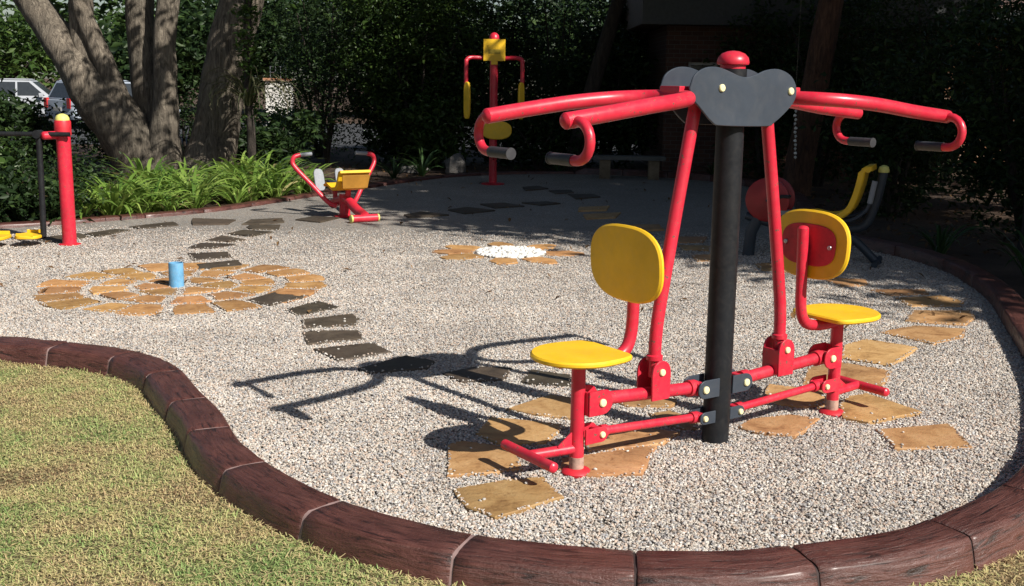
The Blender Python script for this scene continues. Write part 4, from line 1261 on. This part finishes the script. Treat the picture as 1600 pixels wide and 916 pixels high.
# ------------------------------------------------------------------ shrubs that close the back of the garden
def make_shrub(label, loc, w, d, h, nleaf, leaf, mat, seed, group, cat='shrub', base=0.1):
    t = thing('shrub', label, cat, loc, 0, group)
    r = random.Random(seed)
    st = MB()
    for k in range(5):
        a = 2 * PI * k / 5 + r.uniform(-0.4, 0.4)
        e = (math.cos(a) * w * 0.35, math.sin(a) * d * 0.35, h * r.uniform(0.6, 0.85))
        wobbly_tube(st, [(r.uniform(-0.06, 0.06), r.uniform(-0.06, 0.06), -0.15), (e[0] * 0.4, e[1] * 0.4, h * 0.35), e], [0.045, 0.03, 0.010], 7, 0.1, seed + k, 3)
    st.build('stems', 'bark_dark', t, 60)
    blobs = []
    for k in range(7):
        blobs.append((r.uniform(-0.5, 0.5) * w, r.uniform(-0.5, 0.5) * d, h * r.uniform(0.35, 0.8), w * 0.34, d * 0.34, h * 0.26))
    blobs.append((0, 0, h * 0.3, w * 0.5, d * 0.5, h * 0.3))
    pts = clump_points(blobs, nleaf, int(nleaf / 28), 0.15, seed)
    pts[:, 2] = np.maximum(pts[:, 2], base * r.uniform(0.3, 1.2))
    v, f, tn = leaf_soup(pts, leaf[0], leaf[1], 0.42, seed=seed + 3)
    link_obj('foliage', np_mesh('foliage', v, f, mat, tn), t)
    return t

HEDGE = [  # x, y, w, d, h, material, label
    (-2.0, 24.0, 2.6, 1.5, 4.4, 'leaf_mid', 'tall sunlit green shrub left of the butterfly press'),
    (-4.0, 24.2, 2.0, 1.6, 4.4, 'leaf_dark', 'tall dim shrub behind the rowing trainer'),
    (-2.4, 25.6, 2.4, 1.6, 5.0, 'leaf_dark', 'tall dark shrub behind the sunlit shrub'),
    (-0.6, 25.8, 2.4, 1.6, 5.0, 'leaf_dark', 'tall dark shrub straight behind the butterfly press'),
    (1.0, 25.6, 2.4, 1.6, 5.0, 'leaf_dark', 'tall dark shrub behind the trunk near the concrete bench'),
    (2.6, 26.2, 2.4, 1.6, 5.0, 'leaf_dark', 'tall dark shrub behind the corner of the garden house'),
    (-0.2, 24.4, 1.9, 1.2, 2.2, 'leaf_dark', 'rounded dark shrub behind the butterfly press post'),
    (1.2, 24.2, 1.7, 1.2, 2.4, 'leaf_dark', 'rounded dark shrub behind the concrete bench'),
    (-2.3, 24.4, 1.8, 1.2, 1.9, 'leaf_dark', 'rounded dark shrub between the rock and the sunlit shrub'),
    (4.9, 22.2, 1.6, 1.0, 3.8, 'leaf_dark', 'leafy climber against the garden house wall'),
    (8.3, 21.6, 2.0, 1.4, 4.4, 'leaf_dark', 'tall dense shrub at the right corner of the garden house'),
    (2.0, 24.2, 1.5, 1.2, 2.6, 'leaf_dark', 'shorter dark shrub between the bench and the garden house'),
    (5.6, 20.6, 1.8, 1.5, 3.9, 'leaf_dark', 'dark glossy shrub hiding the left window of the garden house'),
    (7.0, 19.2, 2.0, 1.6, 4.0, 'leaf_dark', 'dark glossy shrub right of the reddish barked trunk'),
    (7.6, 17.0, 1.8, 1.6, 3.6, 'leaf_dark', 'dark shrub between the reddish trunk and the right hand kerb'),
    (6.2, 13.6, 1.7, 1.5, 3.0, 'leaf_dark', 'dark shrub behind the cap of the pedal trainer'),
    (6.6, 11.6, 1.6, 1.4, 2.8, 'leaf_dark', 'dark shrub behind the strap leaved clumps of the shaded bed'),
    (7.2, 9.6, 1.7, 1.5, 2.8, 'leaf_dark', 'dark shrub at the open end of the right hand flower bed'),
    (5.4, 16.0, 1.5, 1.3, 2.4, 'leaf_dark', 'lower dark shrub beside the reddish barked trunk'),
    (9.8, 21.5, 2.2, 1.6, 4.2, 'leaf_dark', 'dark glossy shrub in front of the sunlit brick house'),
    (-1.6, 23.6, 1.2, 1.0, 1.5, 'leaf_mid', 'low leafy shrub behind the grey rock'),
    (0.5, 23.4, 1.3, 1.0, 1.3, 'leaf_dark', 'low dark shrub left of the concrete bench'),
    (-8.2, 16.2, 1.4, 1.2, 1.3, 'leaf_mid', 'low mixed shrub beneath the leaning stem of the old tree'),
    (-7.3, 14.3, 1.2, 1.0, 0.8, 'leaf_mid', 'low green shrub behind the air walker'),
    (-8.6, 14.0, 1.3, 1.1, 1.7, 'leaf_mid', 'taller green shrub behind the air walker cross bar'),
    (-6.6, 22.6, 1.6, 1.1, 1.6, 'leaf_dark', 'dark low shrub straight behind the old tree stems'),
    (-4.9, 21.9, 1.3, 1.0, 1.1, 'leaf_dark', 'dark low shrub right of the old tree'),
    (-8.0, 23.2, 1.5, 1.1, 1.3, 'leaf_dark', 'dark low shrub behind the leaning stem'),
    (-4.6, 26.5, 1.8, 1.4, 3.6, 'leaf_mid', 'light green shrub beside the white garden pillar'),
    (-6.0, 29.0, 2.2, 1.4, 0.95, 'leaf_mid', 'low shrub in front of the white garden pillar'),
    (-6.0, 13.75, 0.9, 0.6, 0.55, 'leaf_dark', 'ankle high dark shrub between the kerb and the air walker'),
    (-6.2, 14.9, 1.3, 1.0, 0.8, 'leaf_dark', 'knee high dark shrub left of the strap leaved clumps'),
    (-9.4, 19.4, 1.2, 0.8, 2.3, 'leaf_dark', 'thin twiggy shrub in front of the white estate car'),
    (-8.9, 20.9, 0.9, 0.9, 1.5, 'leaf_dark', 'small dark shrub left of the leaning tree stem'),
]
groups = {}
for i, (x, y, w, d, h, mt, lab) in enumerate(HEDGE):
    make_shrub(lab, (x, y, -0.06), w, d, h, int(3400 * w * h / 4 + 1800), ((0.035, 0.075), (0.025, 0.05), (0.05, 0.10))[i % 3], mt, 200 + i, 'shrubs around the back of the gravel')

# far belt of trees beyond the road
FAR = [(-26, 58, 5.0, 'round far tree beyond the parked cars'), (-19, 62, 5.5, 'tall far tree beyond the parked cars'), (-12, 57, 4.6, 'far tree beyond the white garden pillar'),
       (-5, 55, 5.0, 'far tree behind the tall shrubs'), (3, 52, 5.0, 'far tree behind the concrete bench'), (12, 50, 5.2, 'far tree behind the garden house'), (-32, 50, 4.6, 'far tree at the end of the road'), (-16, 50, 3.4, 'smaller far tree beside the parked cars')]
for i, (x, y, rad, lab) in enumerate(FAR):
    b = crown(0, 0, 3.6 if rad > 4 else 2.6, rad, 3.4, 6, 90 + i)
    make_tree('far_tree', lab, (x, y, -0.06), 1.6, 0.3, b, 4200 if i in (0, 1, 6, 7) else 6500, 200, 0.5, (0.16, 0.30), 'leaf_mid' if i in (0, 1, 5) else 'leaf_dark', 'bark_dark', 300 + i, 'trees beyond the road')

# ------------------------------------------------------------------ strap-leaved plants of the sunny bed
AGA = [strap_mesh('agapanthus', 'strap', 40, 0.80, 0.028, 1.75, 500 + k) for k in range(4)]
r = random.Random(5)
spots = []
for k in range(1200):
    s_ = r.uniform(0, 1)
    s_len = KLEN * 1.0
    # along the kerb from the rowing trainer back to the air walker
    yq = 13.0 + s_ * 4.2
    xq = np.interp(yq, [12.95, 13.8, 14.95, 16.75, 18.3], [-5.9, -4.9, -3.9, -3.1, -2.4])
    off = r.uniform(0.36, 2.6)
    x, y = xq - off * 0.78, yq + off * 0.62
    if x > -2.9 or y > 19.0 or (x < -5.4 and y > 16.6) or x < -5.45:
        continue
    if noise.noise(Vector((x * 1.3, y * 1.3, 5))) > -0.36 and all((x - a) ** 2 + (y - b) ** 2 > 0.30 ** 2 for a, b in spots):
        spots.append((x, y))
for k, (x, y) in enumerate(spots[:72]):
    o = link_obj('agapanthus_plant', AGA[k % 4])
    o.location = (x, y, -0.065); o.rotation_euler = (0, 0, r.uniform(0, 6.28))
    q = r.uniform(0.62, 1.22); o.scale = (q, q, q * r.uniform(0.85, 1.1))
    tag(o, 'bright green strap leaved clump in the bed under the old tree', 'plant', 'strap leaved clumps in the sunny bed')
DRK = [strap_mesh('dark_strap', 'strap_dark', 30, 0.65, 0.016, 1.9, 540 + k) for k in range(2)]
for k, (x, y, q, lab) in enumerate([(4.95, 10.5, 1.25, 'largest dark strap leaved clump beside the right hand kerb'), (5.2, 9.3, 1.1, 'dark strap leaved clump beside the kerb nearest the lawn'), (4.7, 12.2, 1.0, 'dark strap leaved clump behind the foot of the pedal trainer'),
        (-2.25, 21.0, 1.0, 'spiky grey green clump nearer the rowing trainer than the rock'), (-1.75, 21.6, 1.2, 'larger spiky grey green clump next to the grey rock'), (-2.9, 19.4, 0.9, 'spiky clump with dry leaves behind the yellow bucket seat'),
        (0.9, 22.6, 0.9, 'dark spiky clump near the concrete bench'), (3.9, 21.9, 1.0, 'dark spiky clump by the garden house wall')]):
    o = link_obj('spiky_plant', DRK[k % 2]); o.location = (x, y, -0.065); o.rotation_euler = (0, 0, k * 1.3); o.scale = (q, q, q)
    tag(o, lab, 'plant', 'dark strap leaved clumps in the shade')
# tall plant with drooping pale fronds beside the old tree
dr = thing('drooping_yucca', 'tall yucca with drooping pale fronds right of the old tree', 'plant', (-4.45, 18.9, -0.06))
tk = MB(); wobbly_tube(tk, [(0, 0, -0.1), (0.05, 0, 0.8), (0.0, 0.05, 1.9), (0.1, 0, 3.8)], [0.09, 0.07, 0.065, 0.06], 10, 0.1, 3, 5); tk.build('trunk', 'bark_dark', dr, 60)
fm = strap_mesh('fronds', 'dry_frond', 70, 1.25, 0.018, 3.6, 610)
fo_ = link_obj('fronds', fm, dr); fo_.location = (0.02, 0, 1.35)
vn = clump_points([(0.05, 0, 2.4, 0.16, 0.16, 0.75), (0.1, 0, 1.5, 0.12, 0.12, 0.4)], 900, 60, 0.07, 8)
v, f, tn = leaf_soup(vn, 0.03, 0.06, 0.5, seed=9)
link_obj('vine_leaves', np_mesh('vine_leaves', v, f, 'leaf_mid', tn), dr)

# leaf litter on the soil
n = 5200
lx = rng.uniform(-9, 8, n); ly = rng.uniform(12, 25, n)
out_poly = [(x, y) for x, y in BED]
ok = ~in_poly(lx, ly, out_poly)
lx, ly = lx[ok], ly[ok]
# and a few blown on to the gravel
gx = rng.uniform(-5, 4, 160); gy = rng.uniform(8, 21, 160)
okg = in_poly(gx, gy, out_poly)
cen = np.concatenate([np.stack([lx, ly, rng.uniform(-0.06, -0.035, len(lx))], 1), np.stack([gx[okg], gy[okg], np.full(okg.sum(), 0.03)], 1)])
v, f, tn = leaf_soup(cen, 0.02, 0.06, 0.4, up=3.0, seed=77)
v[:, 2] = np.clip(v[:, 2], -0.064, 0.05)
tag(link_obj('leaf_litter', np_mesh('leaf_litter', v, f, 'litter', tn)), 'dry brown fallen leaves scattered over the soil', 'leaves', kind='stuff')

# ------------------------------------------------------------------ bench and rocks
bn = thing('bench', 'low concrete bench with two block supports under the dark trees', 'bench', (2.15, 20.95, 0), R(-4))
sl = MB().box((0, 0, 0.385), (1.32, 0.40, 0.07)); sl.build('seat', 'concrete', bn)
for x in (-0.45, 0.45):
    MB().box((x, 0, 0.165), (0.20, 0.32, 0.365)).build('support', mat_stone('bench_block_%d' % (x > 0), [(0.3, (0.17, 0.13, 0.075)), (0.7, (0.27, 0.21, 0.13))], 0.85), bn)

def rock(label, loc, s, seed):
    mb = MB()
    nlat, nlon = 8, 12
    vs, fs = [], []
    for i in range(nlat + 1):
        th = PI * i / nlat
        for j in range(nlon):
            ph = 2 * PI * j / nlon
            d = Vector((math.sin(th) * math.cos(ph), math.sin(th) * math.sin(ph), math.cos(th)))
            q = 1 + 0.42 * noise.noise(d * 1.6 + Vector((seed * 3.3, 0, 0))) + 0.15 * noise.noise(d * 4.5 + Vector((0, seed, 0)))
            vs.append((d.x * s[0] * q, d.y * s[1] * q, d.z * s[2] * q + s[2] * 0.55))
    for i in range(nlat):
        for j in range(nlon):
            j2 = (j + 1) % nlon
            fs.append((i * nlon + j, i * nlon + j2, (i + 1) * nlon + j2, (i + 1) * nlon + j))
    mb.add(vs, fs)
    o = mb.build('rock', 'rock', None, 25)
    o.location = loc
    return tag(o, label, 'rock', 'rocks in the shaded bed')
rock('pale grey rock in the bed left of the butterfly press', (-1.15, 22.2, -0.06), (0.22, 0.18, 0.24), 1)
rock('small grey rock at the foot of the old tree', (-5.9, 18.7, -0.06), (0.16, 0.14, 0.14), 2)
rock('flat brown grey rock behind the rowing trainer', (-2.0, 22.3, -0.06), (0.28, 0.18, 0.10), 3)

# ------------------------------------------------------------------ garden house behind the trees
def brick_material(name, c1, c2, c3):
    m, nt, b, new, link = nodemat(name)
    v = objvec(nt)
    mp = new("ShaderNodeMapping"); mp.inputs["Rotation"].default_value = (R(90), 0, 0)
    link(v, mp.inputs["Vector"])
    bt = new("ShaderNodeTexBrick")
    bt.inputs["Scale"].default_value = 1.0
    bt.inputs["Brick Width"].default_value = 0.23; bt.inputs["Row Height"].default_value = 0.086; bt.inputs["Mortar Size"].default_value = 0.006
    bt.inputs["Color1"].default_value = c1; bt.inputs["Color2"].default_value = c2; bt.inputs["Mortar"].default_value = c3
    link(mp.outputs["Vector"], bt.inputs["Vector"])
    link(bt.outputs["Color"], b.inputs["Base Color"])
    b.inputs["Roughness"].default_value = 0.85
    bump(nt, bt.outputs["Fac"], -0.6, 0.01, b)
    return m
M['brick_painted_shade'] = brick_material('brick_darkened_as_shade', (0.05, 0.02, 0.013, 1), (0.085, 0.035, 0.02, 1), (0.09, 0.08, 0.07, 1))  # brick darkened in the colour to stand in for shade on the garden house
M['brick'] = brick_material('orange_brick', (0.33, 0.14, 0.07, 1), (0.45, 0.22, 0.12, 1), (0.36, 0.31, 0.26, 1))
M['fascia'] = mat_flat('grey_fascia', (0.05, 0.053, 0.053), 0.7)
M['roof'] = mat_flat('roof_sheet', (0.16, 0.10, 0.08), 0.7)
M['glass'] = mat_paint('window_glass', (0.03, 0.035, 0.04), 0.12)
M['frame_white'] = mat_flat('window_frame', (0.45, 0.42, 0.38), 0.6)
def house(label, x0, x1, y0, y1, h, wins, roofx, brick):
    t = thing('brick_house', label, 'house', ((x0 + x1) / 2, y0, -0.065))
    w = x1 - x0
    # front wall built round its openings
    mb = MB()
    xs = sorted(set([-w / 2, w / 2] + [a for q in wins for a in (q[0], q[1])]))
    for a, b in zip(xs[:-1], xs[1:]):
        op = [q for q in wins if q[0] <= a and q[1] >= b]
        if op:
            q = op[0]
            if q[2] > 0: mb.box(((a + b) / 2, 0, q[2] / 2), (b - a, 0.22, q[2]), bevel=0.0)
            mb.box(((a + b) / 2, 0, (q[3] + h) / 2), (b - a, 0.22, h - q[3]), bevel=0.0)
        else:
            mb.box(((a + b) / 2, 0, h / 2), (b - a, 0.22, h), bevel=0.0)
    d = y1 - y0
    for x in (-w / 2 + 0.11, w / 2 - 0.11):
        mb.box((x, d / 2 + 0.06, h / 2), (0.22, d - 0.12, h), bevel=0)
    mb.box((0, d, h / 2), (w - 0.46, 0.22, h), bevel=0)
    mb.build('wall', brick, t)
    for q in wins:
        wd = MB().box(((q[0] + q[1]) / 2, 0.05, (q[2] + q[3]) / 2), (q[1] - q[0] - 0.002, 0.03, q[3] - q[2] - 0.002)).build('window', 'glass', t)
        fr = MB()
        fr.box((q[0] + 0.035, 0, (q[2] + q[3]) / 2), (0.06, 0.07, q[3] - q[2] - 0.004)); fr.box((q[1] - 0.035, 0, (q[2] + q[3]) / 2), (0.06, 0.07, q[3] - q[2] - 0.004))
        fr.box(((q[0] + q[1]) / 2, 0, q[2] + 0.035), (q[1] - q[0] - 0.14, 0.07, 0.06)); fr.box(((q[0] + q[1]) / 2, 0, q[3] - 0.035), (q[1] - q[0] - 0.14, 0.07, 0.06))
        fr.build('frame', 'frame_white', wd)
        MB().box(((q[0] + q[1]) / 2, -0.15, q[2] - 0.04), (q[1] - q[0] + 0.16, 0.10, 0.06)).build('sill', 'concrete', wd)
    MB().box((roofx, -0.62, h + 0.30), (w + 1.1, 0.04, 0.62)).build('fascia', 'fascia', t)
    rf = MB(); rf.slab([(-0.62, h + 0.02), (d + 0.5, h + 0.02), (d + 0.5, h + 0.62), (d * 0.45, h + 1.5), (-0.62, h + 0.62)], (roofx - (w + 1.0) / 2, 0, 0), (0, 1, 0), (0, 0, 1), (1, 0, 0), w + 1.0, 0.01)
    rf.build('roof', 'roof', t)
    return t
house('dim brick garden house with grey fascia behind the concrete bench', 3.0, 8.6, 22.9, 27.0, 2.95, [(-2.35, -1.75, 1.55, 2.25), (0.2, 1.4, 1.0, 2.2)], 0, 'brick_painted_shade')
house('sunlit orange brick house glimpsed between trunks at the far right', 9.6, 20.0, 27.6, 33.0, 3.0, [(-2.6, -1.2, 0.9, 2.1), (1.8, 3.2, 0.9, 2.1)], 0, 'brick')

# ------------------------------------------------------------------ beaded hanging ornament
orn = thing('hanging_ornament', 'string of pale shells hanging from the reddish barked tree', 'ornament', (3.72, 15.0, 0))
MB().tube([(0.03, 0, 0.78), (-0.02, 0, 1.6), (-0.02, 0, 5.4)], 0.003, 6).build('string', 'bark', orn)
sh = mat_flat('shell', (0.62, 0.60, 0.55), 0.5)
for k in range(15):
    z = 0.82 + k * 0.055
    MB().lathe([(0.004, -0.022), (0.018 + 0.008 * math.sin(k * 2.1), -0.008), (0.020, 0.004), (0.006, 0.02)], (0.03 - 0.06 * (z - 0.78) + 0.006 * math.sin(k * 3), 0, z), (math.sin(k * 1.7) * 0.4, math.cos(k * 2.3) * 0.4, 1), 8).build('shell', sh, orn)

# ------------------------------------------------------------------ road, pillar and parked cars in the distance
M['asphalt'] = mat_stone('asphalt', [(0.3, (0.045, 0.047, 0.052)), (0.7, (0.075, 0.078, 0.084))], 0.9, 3)
tag(sheet('road', [(-60, 30), (60, 30), (60, 46), (-60, 46)], -0.058, 'asphalt'), 'grey road beyond the garden', 'road')
pl = thing('garden_pillar', 'white plastered pillar with brown coping and wire basket beside the road', 'pillar', (-7.55, 36.5, -0.06))
MB().box((0, 0, 0.85), (0.80, 0.5, 1.7)).build('body', mat_flat('white_plaster', (0.72, 0.69, 0.64), 0.85), pl)
MB().box((0, 0, 1.745), (0.92, 0.62, 0.09)).build('coping', 'brick', pl)
wb = MB()
for x in (-0.25, -0.08, 0.08, 0.25):
    wb.tube([(x, -0.15, 1.79), (x, -0.15, 2.15)], 0.012, 6)
wb.tube([(-0.27, -0.15, 2.15), (0.27, -0.15, 2.15)], 0.012, 6); wb.tube([(-0.27, -0.15, 1.97), (0.27, -0.15, 1.97)], 0.012, 6)
wb.build('wire_basket', 'steel', pl)

M['tyre'] = mat_flat('tyre', (0.015, 0.015, 0.016), 0.85)
M['tail'] = mat_paint('tail_light', (0.45, 0.02, 0.02), 0.2)
M['lamp'] = mat_paint('head_light', (0.65, 0.65, 0.62), 0.15)
def car(label, loc, rz, paint):
    """estate shaped car, local x forward"""
    t = thing('parked_car', label, 'car', loc, rz, 'cars parked beyond the old tree')
    M_p = mat_paint('car_paint_' + paint[0], paint[1], 0.25, None, 3, 0.05)
    W = 0.88
    low = [(-2.1, 0.32), (-2.18, 0.55), (-2.15, 0.95), (-1.9, 1.02), (0.9, 1.00), (1.55, 0.92), (2.0, 0.80), (2.15, 0.60), (2.1, 0.32)]
    b = MB(); b.slab(low, (0, -W, 0), (1, 0, 0), (0, 0, 1), (0, 1, 0), 2 * W, 0.06); b.build('body', M_p, t)
    vs = []
    for (x, z, w) in [(-2.05, 1.0, 0.84), (0.95, 0.99, 0.84), (0.25, 1.58, 0.66), (-1.75, 1.60, 0.66)]:
        vs += [(x, -w, z), (x, w, z)]
    cb = MB(); cb.add(vs, [(0, 1, 3, 2), (2, 3, 5, 4), (4, 5, 7, 6), (6, 7, 1, 0), (0, 2, 4, 6), (1, 7, 5, 3)])
    cb.build('cabin', M_p, t)
    MB().slab([(-1.7, 0), (0.2, 0), (0.1, 0.04), (-1.6, 0.04)], (0, -0.62, 1.60), (1, 0, 0), (0, 0, 1), (0, 1, 0), 1.24, 0.01).build('roof', M_p, t)
    for sy in (-1, 1):
        n_ = Vector((0, sy * 0.6, 0.18)).normalized()
        ay = Vector((0, -sy * 0.18, 0.6)).normalized()
        for (a, c, d_, e) in ((-1.85, -1.10, -1.10, -1.62), (-1.03, -0.25, -0.25, -1.03), (-0.18, 0.72, 0.20, -0.18)):
            MB().slab([(a, 0.06), (c, 0.06), (d_, 0.55), (e, 0.55)], (0, sy * 0.842, 1.0), (1, 0, 0), ay, n_, 0.012, 0.002).build('window', 'glass', t)
        for x in (-1.35, 1.35):
            wl = MB().lathe([(0.31, 0), (0.33, 0.03), (0.33, 0.17), (0.31, 0.2)], (x, sy * 0.72, 0.33), (0, sy, 0), 22).build('wheel', 'tyre', t)
            MB().lathe([(0.20, 0), (0.20, 0.012), (0.05, 0.02)], (x, sy * 0.92, 0.33), (0, sy, 0), 18).build('rim', 'steel', wl)
        MB().box((-2.15, sy * 0.72, 0.86), (0.09, 0.20, 0.34)).build('tail_light', 'tail', t)
        MB().box((2.03, sy * 0.66, 0.72), (0.14, 0.30, 0.14)).build('head_light', 'lamp', t)
        MB().box((0.62, sy * 0.98, 1.08), (0.12, 0.18, 0.14)).build('mirror', M_p, t)
    ax = Vector((0.30, 0, 0.60)).normalized()
    MB().slab([(-0.72, 0.05), (0.72, 0.05), (0.60, 0.58), (-0.60, 0.58)], (-2.052, 0, 1.0), (0, 1, 0), ax, (-ax.z, 0, ax.x), 0.012, 0.002).build('rear_window', 'glass', t)
    ax = Vector((-0.70, 0, 0.59)).normalized()
    MB().slab([(-0.74, 0.06), (0.74, 0.06), (0.60, 0.84), (-0.60, 0.84)], (0.952, 0, 0.99), (0, 1, 0), ax, (ax.z, 0, -ax.x), 0.012, 0.002).build('windscreen', 'glass', t)
    MB().box((-2.19, 0, 0.66), (0.02, 0.5, 0.12)).build('number_plate', 'frame_white', t)
    return t
car('white estate car parked with its nose hidden behind garden twigs', (-17.6, 41.0, -0.058), R(14), ('white', (0.40, 0.42, 0.45)))
car('silver blue car seen from behind beside the leaning tree stem', (-14.1, 40.0, -0.058), R(52), ('silver', (0.30, 0.34, 0.40)))
